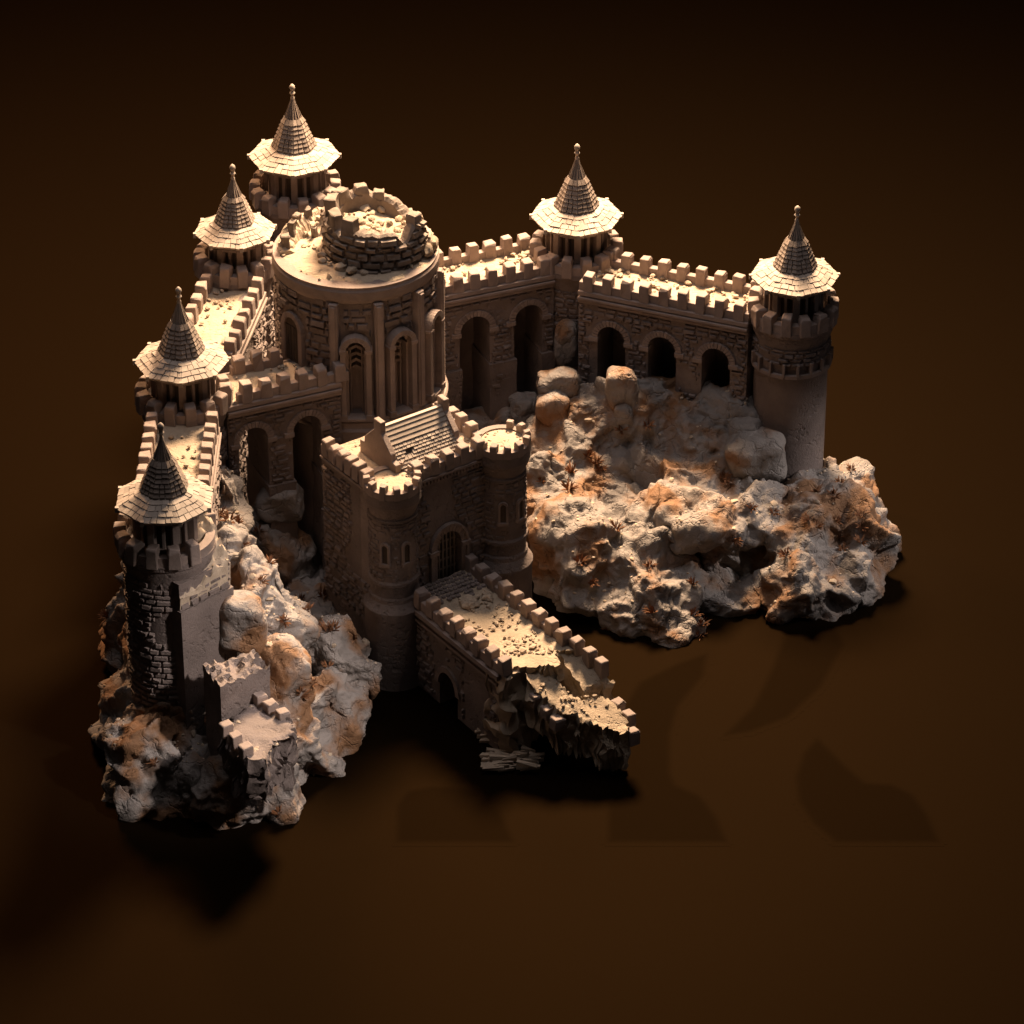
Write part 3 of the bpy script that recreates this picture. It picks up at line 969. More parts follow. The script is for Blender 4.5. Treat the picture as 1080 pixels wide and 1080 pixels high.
    hb.add([F(s, nn, z) for s in (s0 + .02, s1 - .02) for nn, z in ((n0 - .02, zr - .02), (n0 - 2 * dp + .02, zr - .02), (n0 - 2 * dp + .02, ze), (n0 - dp, zz - .03), (n0 - .02, ze))],
           [(0, 1, 2, 3, 4), (9, 8, 7, 6, 5), (0, 5, 6, 1), (1, 6, 7, 2), (2, 7, 8, 3), (3, 8, 9, 4), (4, 9, 5, 0)])
    hb_o = hb.build('gate_chamber', STONE, g)
    rt = MB()
    def SL(s, x, d, side):      # x 0 eave .. 1 ridge
        nn = n0 - dp * x if side > 0 else n0 - 2 * dp + dp * x
        nz = Vector((0, 0, 1)) * dp + n * (zz - ze) * side
        return F(s, nn, ze + (zz - ze) * x) + nz.normalized() * d
    for side in (1, -1):
        rows = 7
        for i in range(rows):
            x0, x1 = .55 * i / rows - .02, .55 * (i + 1) / rows + .01
            nt = 15
            for j in range(nt):
                a0 = s0 + .045 + (s1 - s0 - .09) * (j + (.5 if i % 2 else 0)) / nt
                a1 = min(a0 + (s1 - s0 - .09) / nt, s1 - .045)
                if a1 - a0 < .01: continue
                if side > 0 and abs((a0 + a1) / 2 - s0 - .22) < .04 and i in (3, 4): continue
                e = .003; y = R(0, .006)
                q = [SL(a0 + e, x0, .014 + y, side), SL(a1 - e, x0, .014 + y, side), SL(a1 - e, x1, .002, side), SL(a0 + e, x1, .002, side)]
                if side < 0: q = q[::-1]
                rt.slab(q, .009)
        for i in range(4):       # long boards under the ridge
            x0, x1 = .55 + .45 * i / 4, .55 + .45 * (i + 1) / 4 + .015
            q = [SL(s0 + .045, x0, .014, side), SL(s1 - .045, x0, .014, side), SL(s1 - .045, x1, .003, side), SL(s0 + .045, x1, .003, side)]
            if side < 0: q = q[::-1]
            rt.slab(q, .011)
    rt.fbox(F, s0 + .045, s1 - .045, n0 - dp - .02, n0 - dp + .02, zz - .01, zz + .02)
    rt.build('roof', TILE, hb_o)
    for sx in (s0, s1 - .055):
        gm = MB()
        prof = [(0.025, zr - .02), (.025, ze + .07), (-.05, ze + .08), (-.06, ze + .15), (-dp + .06, zz - .02), (-dp + .06, zz + .10), (-dp - .06, zz + .10), (-dp - .06, zz - .02), (-2 * dp + .06, ze + .15), (-2 * dp + .05, ze + .08), (-2 * dp - .025, ze + .07), (-2 * dp - .025, zr - .02)]
        NN = len(prof)
        gm.add([F(sx, n0 + y, z) for y, z in prof] + [F(sx + .06, n0 + y, z) for y, z in prof], [tuple(range(NN)), tuple(reversed(range(NN, 2 * NN)))] + [(i, (i + 1) % NN, NN + (i + 1) % NN, NN + i) for i in range(NN)])
        gm.build('gable_parapet', STONE, hb_o, bevel=.005)
    ck = MB()
    for i in range(60):
        ck.stone(F(R(.1, L - .1), R(-.3, -.08) if random.random() < .8 else R(-.9, -.75), zr + .012), R(.006, .022), .6)
    for cx in (0, L):
        for i in range(22):
            al = R(0, 6.28); c = F(cx, -.02, 0); rr = .2 * math.sqrt(R(0, 1))
            ck.stone((c.x + rr * math.sin(al), c.y - rr * math.cos(al), 2.256), R(.005, .02), .6)
    tag(ck.build('rubble', RUBBLE), label='loose stone chips strewn on the gatehouse roof terrace and turret tops', cat='rubble', kind='stuff')


gatehouse()


# ------------------------------------------------------------------ bridge
def slabmesh(poly, ztop, zbot, nx, name, mat, parent, F, top_amp=.02, side_amp=.05, step=.035, under=None):
    """ragged-edged slab over polygon poly (s, n): gridded top and hanging broken sides."""
    bm = bmesh.new()
    ss = [p[0] for p in poly]; nn = [p[1] for p in poly]

    def inside(s, n):
        c = False
        for (x0, y0), (x1, y1) in zip(poly, poly[1:] + poly[:1]):
            if (y0 > n) != (y1 > n) and s < (x1 - x0) * (n - y0) / (y1 - y0) + x0: c = not c
        return c
    s_a, s_b, n_a, n_b = min(ss), max(ss), min(nn), max(nn)
    I, J = int((s_b - s_a) / step) + 1, int((n_b - n_a) / step) + 1
    cells = set()
    for i in range(I):
        for j in range(J):
            if inside(s_a + (i + .5) * step, n_a + (j + .5) * step): cells.add((i, j))
    K = 13
    vc = {}

    def vert(i, j, k):
        if (i, j, k) in vc: return vc[i, j, k]
        s, n = s_a + i * step, n_a + j * step
        edge = not all((i + di, j + dj) in cells for di in (-1, 0) for dj in (-1, 0))
        zt, zb = ztop(s, n), zbot(s, n)
        z = zt + (zb - zt) * k / K
        p = F(s, n, z)
        o = noise.noise_vector(p * 6) * (side_amp if edge else 0) * (1 if 0 < k else .5)
        o += noise.noise_vector(p * 13) * (side_amp * .6 if edge else 0)
        if k == 0: o += Vector((0, 0, noise.noise(p * 6) * top_amp + noise.noise(p * 19) * top_amp * .4))
        vc[i, j, k] = bm.verts.new(p + o)
        return vc[i, j, k]
    for i, j in cells:
        bm.faces.new([vert(i, j, 0), vert(i + 1, j, 0), vert(i + 1, j + 1, 0), vert(i, j + 1, 0)])
        bm.faces.new([vert(i, j, K), vert(i, j + 1, K), vert(i + 1, j + 1, K), vert(i + 1, j, K)])
        for (di, dj, e0, e1) in ((-1, 0, (0, 1), (0, 0)), (1, 0, (1, 0), (1, 1)), (0, -1, (0, 0), (1, 0)), (0, 1, (1, 1), (0, 1))):
            if (i + di, j + dj) not in cells:
                for k in range(K):
                    bm.faces.new([vert(i + e0[0], j + e0[1], k), vert(i + e0[0], j + e0[1], k + 1), vert(i + e1[0], j + e1[1], k + 1), vert(i + e1[0], j + e1[1], k)])
    bmesh.ops.recalc_face_normals(bm, faces=bm.faces)
    me = bpy.data.meshes.new(name)
    off = wloc(parent) if parent else Vector((0, 0, 0))
    for v in bm.verts: v.co -= off
    bm.to_mesh(me); bm.free()
    me.materials.append(mat)
    me.polygons.foreach_set('use_smooth', [True] * len(me.polygons))
    me.set_sharp_from_angle(angle=rad(42))
    o = bpy.data.objects.new(name, me)
    C.objects.link(o); o.parent = parent
    return o


def bridge():
    G0, ga, gn, GLn = frame(GL, GR)
    mid = G0(GLn / 2, .03, 0)
    zd = .95
    A = mid + ga * 0
    l0, l1 = at(459, 629, zd + .2), at(524, 682, zd + .2)
    r0, r1 = at(510, 596, zd + .2), at(592, 659, zd + .2)
    ax = ((l1 - l0).normalized() + (r1 - r0).normalized()); ax.z = 0; ax.normalize()
    lat = Vector((-ax.y, ax.x, 0))       # to the viewer's right
    cen = (l0 + r0) / 2; cen.z = 0
    cen = cen - ax * (cen - mid).dot(gn) / max(.3, ax.dot(gn))
    wd = abs((r0 - l0).dot(lat)) / 2 + .06
    F = lambda s, n, z: cen + ax * s + lat * n + Vector((0, 0, z))
    loc = lambda p: ((Vector((p[0], p[1], 0)) - cen).dot(ax), (Vector((p[0], p[1], 0)) - cen).dot(lat))
    print('bridge', cen, ax, wd, [loc(p) for p in (l0, l1, r0, r1)])
    b = empty('bridge', F(.7, 0, 0), 'battlemented stone bridge running from the gate to its broken end', 'bridge')
    LL, LR = loc(l1)[0] + .25, loc(r1)[0] + .15
    # left face with its arch
    out = [(-.02, 0), (.62, 0), (.62, .26)] + [(.62 + .155 - .155 * math.cos(PI * i / 12), .26 + .19 * math.sin(PI * i / 12)) for i in range(1, 12)] + [(.93, .26), (.93, 0), (LL - .16, 0), (LL - .16, zd - .02), (-.02, zd - .02)]
    N = len(out)
    m = MB()
    lat_at = lambda s: wd
    m.add([F(s, -wd, z) for s, z in out] + [F(s, -wd + .22, z) for s, z in out], [tuple(range(N)), tuple(reversed(range(N, 2 * N)))] + [(i, (i + 1) % N, N + (i + 1) % N, N + i) for i in range(N)])
    m.fbox(F, -.02, .55, -wd + .221, wd - .03, 0, zd - .03)
    m.fbox(F, -.02, LR - .15, wd - .2, wd, 0, zd - .02)
    m.fbox(F, .55, LL - .2, -wd + .22, wd - .2, .55, zd - .035)
    masonry(m, lambda s, z, d: F(s, -wd - d, z), 0, LL - .18, .05, zd - .2, .13, .062, lambda s, z: not (.56 < s < .99 and z < .52) and noise.noise(Vector((s * 2, z * 2, 8))) < .15, skip=.1)
    m.build('bridge_body', PLASTER, b)
    c2 = MB()
    c2.fbox(F, 0, LL - .14, -wd - .03, -wd + .02, zd - .17, zd - .14)
    c2.fbox(F, 0, LL - .12, -wd - .04, -wd + .02, zd - .09, zd - .04)
    for i in range(12):
        x0, x1 = PI * i / 12 + .01, PI * (i + 1) / 12 - .01
        P = []
        for nn in (-wd + .03, -wd - .026):
            P += [F(.775 - ra * math.cos(x), nn, .26 + rb * math.sin(x)) for ra, rb, x in ((.15, .185, x0), (.21, .25, x0), (.21, .25, x1), (.15, .185, x1))]
        c2.hexa(P)
    c2.build('cornice', STONE, b)
    # deck: cobbled near the gate, ragged at the break
    poly = [(-.03, -wd + .02), (LL - .10, -wd + .02), (LL - .08, -wd + .16), (LL - .02, -.10), (LL + .0, -.02), (LL + .10, .06), (LL + .14, .14), (LR - .04, .2), (LR + .06, wd - .02), (-.03, wd - .02)]
    slabmesh(poly, lambda s, n: zd, lambda s, n: zd - .16, 0, 'deck', SAND, b, F, .02, .045)
    cb = MB()
    for i in range(9):
        for j in range(12):
            s = .03 + i * .062 + R(-.006, .006); nn = -wd + .13 + j * (2 * wd - .24) / 11.5 + (.03 if i % 2 else 0)
            if s > .36 + .15 * noise.noise(Vector((j * .7, 3, 1))): continue
            rr = R(.028, .034)
            vs = [F(s + rr * x, nn + rr * y, zd + .004) for x, y in ((math.cos(k * PI / 3 + .3), math.sin(k * PI / 3 + .3)) for k in range(6))]
            vs += [p.lerp(F(s, nn, zd), .25) + Vector((0, 0, .017)) for p in vs]
            cb.add(vs, [(6, 7, 8, 9, 10, 11)] + [(k, (k + 1) % 6, 6 + (k + 1) % 6, 6 + k) for k in range(6)])
    cb.build('cobbles', PLASTER, b)
    pp = MB()
    pp.fbox(F, .02, LL - .1, -wd, -wd + .075, zd - .03, zd + .07)
    pp.fbox(F, .02, LR - .12, wd - .075, wd, zd - .03, zd + .07)
    pp.build('parapet', STONE, b, bevel=.005)
    kl = 9
    for i in range(kl): merlon(F(.06 + (loc(l1)[0] + .09) * i / (kl - 1), -wd + .04, zd - .02), -lat, b, (.95, 1.0, .92))
    kr = 9
    for i in range(kr): merlon(F(.03 + (loc(r1)[0] - .0) * i / (kr - 1), wd - .04, zd - .02), lat, b, (.98, 1.0, .92))
    # jagged broken end hanging under the deck, going down to the ground
    poly = [(LL - .32, -wd + .0), (LL - .02, -wd + .0), (LL - .06, -wd + .22), (LL - .08, 0), (LR - .25, .1), (LR - .12, wd - .05), (LR - .35, wd - .05), (LL - .25, 0)]
    slabmesh(poly, lambda s, n: zd - .05, lambda s, n: .0, 0, 'broken_end', RUBBLE, b, F, .03, .09)

    # remnant of the right parapet beyond the break
    e0, e1 = at(612, 680, zd + .15), at(640, 722, zd - .05)
    rr = empty('bridge_fragment', F(LR + .3, wd - .1, 0), 'narrow bridge edge fragment with three merlons, jutting past the break', 'bridge fragment')
    f0 = at(606, 680, .95); f1 = at(642, 715, .72)
    sa, na = loc(f0); sb, nb = loc(f1)
    zt_ = lambda s, n: .93 - .2 * max(0, (s - sa) / (sb - sa))
    nR = max(na, nb) + .03
    poly = [(sa - .1, na - .22), (sa + .05, na - .2), (sb, nb - .32), (sb + .05, nb + .02), (sa - .08, na + .03)]
    slabmesh(poly, zt_, lambda s, n: .05, 0, 'fragment_body', SAND, rr, F, .02, .05)
    for x in (.12, .48, .84):
        s = sa + (sb - sa) * x; nn = na + (nb - na) * x
        merlon(F(s, nn - .02, zt_(s, 0) - .03), lat, rr, (1.0, 1.0, .9))
    # fallen slab
    cs = [at(*q) for q in ((566, 706, .86), (582, 712, .86), (598, 724, .8), (612, 729, .8), (640, 738, .62), (655, 752, .55), (664, 775, .48), (632, 776, .46), (606, 757, .6), (590, 757, .6), (577, 745, .68), (560, 727, .80), (553, 717, .84))]
    pl = [loc(p) for p in cs]
    sv = empty('fallen_span', F(sum(p[0] for p in pl) / 13, sum(p[1] for p in pl) / 13, 0), 'collapsed tilted end span of the bridge with rubble on its bright top', 'fallen span')
    s_lo, s_hi = min(p[0] for p in pl), max(p[0] for p in pl)
    zt2 = lambda s, n: .90 - .42 * (s - s_lo) / (s_hi - s_lo)
    slabmesh(pl, zt2, lambda s, n: max(0.0, zt2(s, n) - .42 + .16 * noise.noise(Vector((s * 5, n * 5, 3)))), 0, 'span_body', SAND, sv, F, .014, .06, step=.03)
    dr = MB()
    tag(dr, None) if False else None
    for u, v, z in ((652, 748, .57), (663, 760, .52), (667, 779, .44)):
        p = at(u, v, z - .05); p.z = z - .1
        merlon(p, lat, sv, (.95, .95, .8))
    for u, v, z in ((566, 733, .74), (577, 745, .68), (588, 757, .62)):
        p = at(u, v, z); p.z = z - .12
        merlon(p, -lat, sv, (1.0, .9, .62))
    # rubble
    rb = MB()
    for i in range(240):
        s = .36 + (LR - .40) * R(0, 1) ** .8; nn = R(-wd + .1, wd - .1)
        if noise.noise(Vector((s * 3.1, nn * 4, 5))) < -.12: continue
        r_ = R(.007, .026) if random.random() < .9 else R(.03, .055)
        rb.stone(F(s, nn, zd + .012), r_, .55, 1)
    for i in range(14):
        rb.stone(F(R(.42, .62), R(-.08, .25), zd + .02), R(.035, .065), .6, 2)
    cs_ = sum((p[0] for p in pl)) / 13; cn_ = sum((p[1] for p in pl)) / 13
    for i in range(38):
        k = random.randrange(13); f = R(0, .8)
        s, nn = cs_ + (pl[k][0] - cs_) * f, cn_ + (pl[k][1] - cn_) * f
        rb.stone(F(s, nn, zt2(s, nn) + .012), R(.006, .024), .6)
    tag(rb.build('rubble', RUBBLE), label='broken stones scattered over the bridge deck and its fallen end', cat='rubble', kind='stuff')
    # splintered debris on the ground
    for k, (u, v, w, lab) in enumerate(((527, 775, .2, 'small pile of splintered stone under the bridge arch'), (540, 805, .24, 'flat heap of splintered stone at the foot of the bridge break'))):
        d = MB(); p0 = at(u, v, .03)
        for i in range(55):
            q = p0 + Vector((R(-w, w), R(-w, w) * .6, R(-.02, .05)))
            l = R(.04, .1); an = R(-.5, .2)
            di = Vector((math.cos(an), math.sin(an), R(-.1, .2))) * l; si = Vector((-di.y, di.x, 0)) * R(.15, .35)
            d.hexa([q - di - si, q + di - si * .3, q + di + si * .3, q - di + si] + [x + Vector((R(-.01, .01), R(-.01, .01), R(.02, .05))) for x in (q - di - si, q + di - si * .3, q + di + si * .3, q - di + si)])
        tag(d.build('debris_heap', RUBBLE), lab, 'debris heap', 'debris heaps below the broken bridge')


bridge()


# ------------------------------------------------------------------ ruined wall in front of the left tower
def ruins():
    a = Vector((.69, .72, 0)); n = Vector((.72, -.69, 0))
    cl, cr = at(190, 645, 1.93), at(243, 618, 1.93)
    F = lambda s, nn, z: Vector((cl.x, cl.y, 0)) + (Vector((cr.x - cl.x, cr.y - cl.y, 0))).normalized() * s + n * nn + Vector((0, 0, z))
    W = (cr - cl).length
    o = empty('ruined_wall', F(W / 2, -.3, .5), 'ruined wall stub with a sloping rubble top leaning on the front left tower', 'ruined wall')
    m = MB(); m.fbox(F, -.015, W + .02, -.62, .03, .3, 1.93)
    ob = rough(m.build('plinth', PLASTER, o), 6, .006, 7)
    m = MB(); m.fbox(F, 0, W, -.60, 0, 1.931, 2.22)
    masonry(m, lambda s, z, d: F(s, d, z), 0, W, 1.94, 2.22, .12, .058, lambda s, z: z < 1.99 + .23 * s / W + .02, skip=.02)
    m.build('brick_course', PLASTER, o)
    m = MB()                         # sloping broken core
    g = 26
    vs, fs = [], []
    for i in range(g + 1):
        for j in range(g + 1):
            x, y = i / g, j / g
            s = W * x * 1.0
            nn = .02 - .36 * y
            z = 2.03 + .19 * x + .50 * y + .02
            p = F(s, nn, z)
            vs.append(p + Vector((0, 0, .06 * noise.noise(p * 8) + .085 * noise.noise(p * 17))) + n * .02 * noise.noise(p * 14))
    for i in range(g):
        for j in range(g): fs.append((i * (g + 1) + j, (i + 1) * (g + 1) + j, (i + 1) * (g + 1) + j + 1, i * (g + 1) + j + 1))
    k = len(vs)
    vs += [F(0, .0, 1.95), F(W, .0, 1.95), F(W, -.36, 1.95), F(0, -.36, 1.95)]
    r_ = g + 1
    fs += [tuple([k, k + 1] + [i * r_ for i in range(g, -1, -1)]), tuple([k + 1, k + 2] + [g * r_ + j for j in range(g, -1, -1)]), tuple([k + 2, k + 3] + [i * r_ + g for i in range(0, g + 1)]), tuple([k + 3, k] + [j for j in range(g + 1)])]
    m.add(vs, fs)
    m.build('rubble_core', RUBBLE, o, 50)
    # tall broken block
    p0, p1, p2, p3 = at(232, 722, 1.5), at(285, 697, 1.5), at(268, 683, 1.52), at(213, 697, 1.5)
    ctr = (p0 + p1 + p2 + p3) / 4
    t = empty('broken_block', (ctr.x, ctr.y, .4), 'tall broken wall block with a jagged pale top, standing below the ruined stub', 'broken wall block')
    m = MB()
    zz = .3
    m.hexa([Vector((p.x, p.y, zz)) for p in (p3, p0, p1, p2)] + [p + Vector((0, 0, R(-.03, .03))) for p in (p3, p0, p1, p2)])
    ob = m.build('block_body', PLASTER, t)
    rough(ob, 13, .008, 6, 1.36, .13, 8)
    # low platform with merlons
    l0, l1, q0, q1 = at(232, 768, 1.12), at(266, 806, 1.08), at(273, 738, 1.12), at(316, 770, 1.05)
    ctr = (l0 + l1 + q0 + q1) / 4
    t = empty('ruined_platform', (ctr.x, ctr.y, .4), 'low ruined wall-walk with two short rows of merlons and a ragged end', 'ruined wall')
    zt_ = lambda x, y: l0.z + (l1.z - l0.z) * max(0, min(1, (l0.y - y) / (l0.y - l1.y)))
    e = (q1 - l1)
    slabmesh([(p.x, p.y) for p in (l0, l0.lerp(l1, .9), l1 + e * .2 + (l1 - l0) * .12, l1 + e * .5 - (l1 - l0) * .06, l1 + e * .75 + (q1 - q0) * .06, q0.lerp(q1, .92), q0)], zt_,
             lambda x, y: .62 + .16 * noise.noise(Vector((x * 5, y * 5, 2))), 0, 'platform_body', PLASTER, t, lambda x, y, z: Vector((x, y, z)), .03, .07, step=.03)
    ll, qq = (l1 - l0), (q1 - q0)
    nl = Vector((ll.y, -ll.x, 0)).normalized()
    for x in (.12, .42, .74):
        merlon(l0 + ll * x + Vector((.02, .02, -.05)), nl, t, (.95, .95, .7))
    for x in (.08, .36, .64):
        merlon(q0 + qq * x + Vector((-.02, -.02, -.04)), -nl, t, (1.0, 1.0, .8))
    rb = MB()
    for i in range(60):
        x, y = R(0, 1), R(0, 1) ** 2 * .9
        p = (l0.lerp(l1, x)).lerp(q0.lerp(q1, x), R(.1, .85) if random.random() < .4 else R(.05, .4))
        rb.stone(p + Vector((0, 0, .0)), R(.008, .032), .6)
    tag(rb.build('rubble', RUBBLE), label='stone chips strewn over the low ruined wall-walk at lower left', cat='rubble', kind='stuff')


ruins()


# ------------------------------------------------------------------ rock mounds
def blobmesh(blobs, voxel, seed, amp=1.0, blocky=1.0):
    bm = bmesh.new()
    for cx, cy, cz, rx, ry, rz in blobs:
        r = bmesh.ops.create_icosphere(bm, subdivisions=3, radius=1)
        for v in r['verts']:
            p = Vector([math.copysign(abs(x) ** blocky, x) for x in v.co])
            k = 1 + .22 * noise.noise(Vector((p.x * 1.4 + cx * 3, p.y * 1.4 + cy * 3, p.z * 1.4 + seed)))
            v.co = Vector((cx + p.x * rx * k, cy + p.y * ry * k, cz + p.z * rz * k))
    me = bpy.data.meshes.new('tmp'); bm.to_mesh(me); bm.free()
    o = bpy.data.objects.new('tmp', me); C.objects.link(o)
    md = o.modifiers.new('r', 'REMESH'); md.mode = 'VOXEL'; md.voxel_size = voxel
    sm = o.modifiers.new('s', 'SMOOTH'); sm.iterations = 6; sm.factor = .5
    dg = bpy.context.evaluated_depsgraph_get()
    me2 = bpy.data.meshes.new_from_object(o.evaluated_get(dg))
    bpy.data.objects.remove(o)
    bm = bmesh.new(); bm.from_mesh(me2)
    bm.normal_update()
    sv = Vector((seed * 7.3, seed * 1.7, seed * 3.1))
    nrm = [v.normal.copy() for v in bm.verts]
    for v, nn in zip(bm.verts, nrm):
        p = v.co + sv
        w = p + noise.noise_vector(p * 1.6) * .22
        d = .15 * noise.noise(w * 1.3) + .26 * (.24 - abs(noise.noise(w * 1.7 + Vector((9, 2, 4)))))
        d += .13 * (.22 - abs(noise.noise(w * 3.3 + Vector((3, 1, 5)))))
        d += .06 * noise.noise(w * 5.2) + .06 * (abs(noise.noise(w * 7.3)) - .2)
        d += .030 * (.2 - abs(noise.noise(p * 13))) + .013 * noise.noise(p * 28)
        pit = noise.noise(w * 1.9 + Vector((7, 7, 1)))
        d -= .52 * max(0, pit - .28)
        pit = noise.noise(p * 5.0 + Vector((1, 7, 3)))
        d -= .13 * max(0, pit - .36)
        v.co += nn * d * amp
    cut = [v for v in bm.verts if v.co.z < -.12]
    bmesh.ops.delete(bm, geom=cut, context='VERTS')
    bm.to_mesh(me2); bm.free()
    me2.polygons.foreach_set('use_smooth', [True] * len(me2.polygons))
    return me2


left_blobs = [(-3.28, -4.1, .25, .66, .95, .72), (-3.38, -2.9, .35, .60, .9, .9), (-3.38, -4.95, .12, .52, .42, .62), (-2.95, -5.05, .05, .5, .35, .45),
              (-2.35, -4.45, .35, .55, .7, .85), (-2.40, -3.72, .85, .42, .45, .92), (-2.75, -3.25, .9, .36, .6, .85),
              (-1.62, -3.48, .42, .40, .36, .50), (-1.85, -4.15, .25, .38, .42, .52), (-2.22, -5.15, .05, .22, .28, .35),
              (-2.0, -2.3, .05, .8, .75, .38), (-2.86, -2.3, 1.05, .28, .6, .95), (-2.65, -1.5, .3, .6, .45, .6), (-1.5, -1.6, .0, .6, .6, .4), (-2.1, -4.6, .12, .42, .42, .5), (-2.62, -5.3, .1, .36, .25, .45)]
right_blobs = [(1.5, -.2, .15, 1.3, 1.0, .88), (2.8, -.35, .05, .95, .9, .62), (3.28, -1.15, .25, .68, .76, .66), (2.95, -1.75, .12, .48, .40, .46),
               (1.3, -1.6, .08, .6, .8, .62), (1.58, -2.3, -.02, .28, .32, .42), (.75, -1.3, .25, .48, .75, .68), (.5, -.3, .4, .62, .8, .80),
               (1.3, .15, 1.0, .95, .45, .58), (.75, .25, .95, .4, .4, .45), (1.95, -1.1, .72, .55, .5, .24), (2.4, -1.0, .66, .42, .45, .27), (1.5, -1.0, .5, .5, .5, .5), (2.15, -1.65, -.15, .6, .40, .36), (0.0, .6, .3, .6, .55, .6),
               (2.1, .05, .85, .8, .5, .52), (3.3, -.2, .18, .42, .55, .55), (1.9, -.5, .6, .9, .6, .45), (2.15, -1.0, .2, .6, .5, .5)]
SURF = []
for bl, lab, seed in ((left_blobs, 'lumpy pale rock mound carrying the left wall, ruins and front tower', 1.0), (right_blobs, 'wide craggy rock mound under the back wall and right corner tower', 2.0)):
    me = blobmesh(bl, .021, seed)
    me.name = 'rock_mound'
    me.materials.append(ROCK)
    o = bpy.data.objects.new('rock_mound', me)
    C.objects.link(o)
    tag(o, lab, 'rock', 'rock mounds under the castle')
    SURF.append(BVHTree.FromPolygons([v.co.copy() for v in me.vertices], [tuple(p.vertices) for p in me.polygons]))


def hit(u, v):
    d = ray(u, v).normalized()
    best = None
    for s in SURF:
        h = s.ray_cast(CAM, d)
        if h[0] is not None and (best is None or h[3] < best[3]): best = h
    return best


def drop(x, y):
    best = None
    for s in SURF:
        h = s.ray_cast(Vector((x, y, 6)), Vector((0, 0, -1)))
        if h[0] is not None and (best is None or h[0].z > best[0].z): best = h
    return best


# boulders: (u, v, z of centre, radii, label)
BO = [(797, 480, .62, (.31, .26, .25), 'big rounded boulder leaning against the right corner tower'),
      (597, 362, 1.60, (.13, .12, .27), 'upright slab of rock standing under the bend tower'),
      (588, 404, 1.15, (.22, .18, .17), 'dark wide boulder below the upright rock slab'),
      (552, 432, .85, (.17, .16, .18), 'small grey boulder beside the right arcade pier'),
      (584, 432, .85, (.17, .16, .17), 'squarish grey boulder in the row below the arcade'),
      (655, 412, 1.05, (.16, .14, .24), 'tall warm-lit boulder in the cluster below the back wall'),
      (657, 438, .9, (.10, .09, .12), 'little round stone in front of the tall warm-lit boulder'),
      (294, 528, 1.1, (.22, .2, .19), 'blocky grey boulder below the left double arches'),
      (254, 655, 1.55, (.20, .18, .27), 'pale upright block of rock beside the ruined stub'),
      (785, 455, .75, (.16, .14, .14), 'dark small boulder wedged above the big rounded boulder'),
      (500, 455, .35, (.22, .2, .22), 'shadowed boulder seen through the gap behind the gatehouse'),
      (505, 402, .6, (.2, .2, .2), 'shadowed boulder behind the first tall arch')]
for u, v, z, rr, lab in BO:
    p = at(u, v, z)
    h = hit(u, v + 6)
    if h and (h[0] - CAM).length < (p - CAM).length + .1: p = h[0] + Vector((0, .06, .04))
    me = blobmesh([(p.x, p.y, p.z, *rr), (p.x + rr[0] * .3, p.y + .02, p.z - rr[2] * .3, rr[0] * .8, rr[1] * .9, rr[2] * .8)], .018, u * .01, .24, .45 if u == 254 else .58)
    me.transform(Matrix.Translation(-p))
    me.name = 'boulder'; me.materials.append(ROCK)
    o = bpy.data.objects.new('boulder', me); C.objects.link(o); o.location = p
    tag(o, lab, 'boulder', 'boulders lying on the rock mounds')


# pebbles (uncountable) and dry grass tufts
for si, (s, lab) in enumerate(((SURF[0], 'tiny pebbles sprinkled over the left rock mound'), (SURF[1], 'tiny pebbles sprinkled over the right rock mound'))):
    pb = MB()
    for i in range(520):
        x, y = (R(-4.1, -1.3), R(-5.4, -2.0)) if si == 0 else (R(.1, 3.8), R(-2.7, .8))
        h = s.ray_cast(Vector((x, y, 6)), Vector((0, 0, -1)))
        if h[0] is None or h[1].z < .45: continue
        if noise.noise(Vector((x * 2.2, y * 2.2, 9))) < -.05: continue
        pb.stone(h[0] + h[1] * .004, R(.008, .024) if random.random() < .93 else R(.03, .05), .75, 1)
    tag(pb.build('pebbles', RUBBLE, None, 50), label=lab, cat='pebbles', kind='stuff')


def tuft(p, nrm, sc, label, group):
    m = MB()
    up = (nrm + Vector((0, 0, .8))).normalized()
    x = up.orthogonal().normalized(); y = up.cross(x)
    for i in range(random.randint(20, 30)):
        a = R(0, 2 * PI); ti = R(.15, 1.15)
        d = (up * math.cos(ti) + (x * math.cos(a) + y * math.sin(a)) * math.sin(ti)).normalized()
        l = sc * R(.6, 1.15)
        q = d.orthogonal().normalized() * sc * .085
        q2 = d.cross(q).normalized() * sc * .03
        b0 = p + (x * math.cos(a) + y * math.sin(a)) * sc * .12 - up * sc * .1
        md = b0 + d * l * .55 + up * sc * .04
        tp = b0 + d * l
        m.add([b0 - q * .7, b0 + q2, b0 + q * .7, md - q, md + q2, md + q, tp], [(0, 1, 4, 3), (1, 2, 5, 4), (3, 4, 6), (4, 5, 6), (0, 3, 5, 2), (3, 6, 5)])
    off = p.copy()
    for v in m.v: v -= off
    o = m.build('grass_tuft', DRY, None, None, fix=False)
    o.location = off
    tag(o, label, 'grass tuft', group)


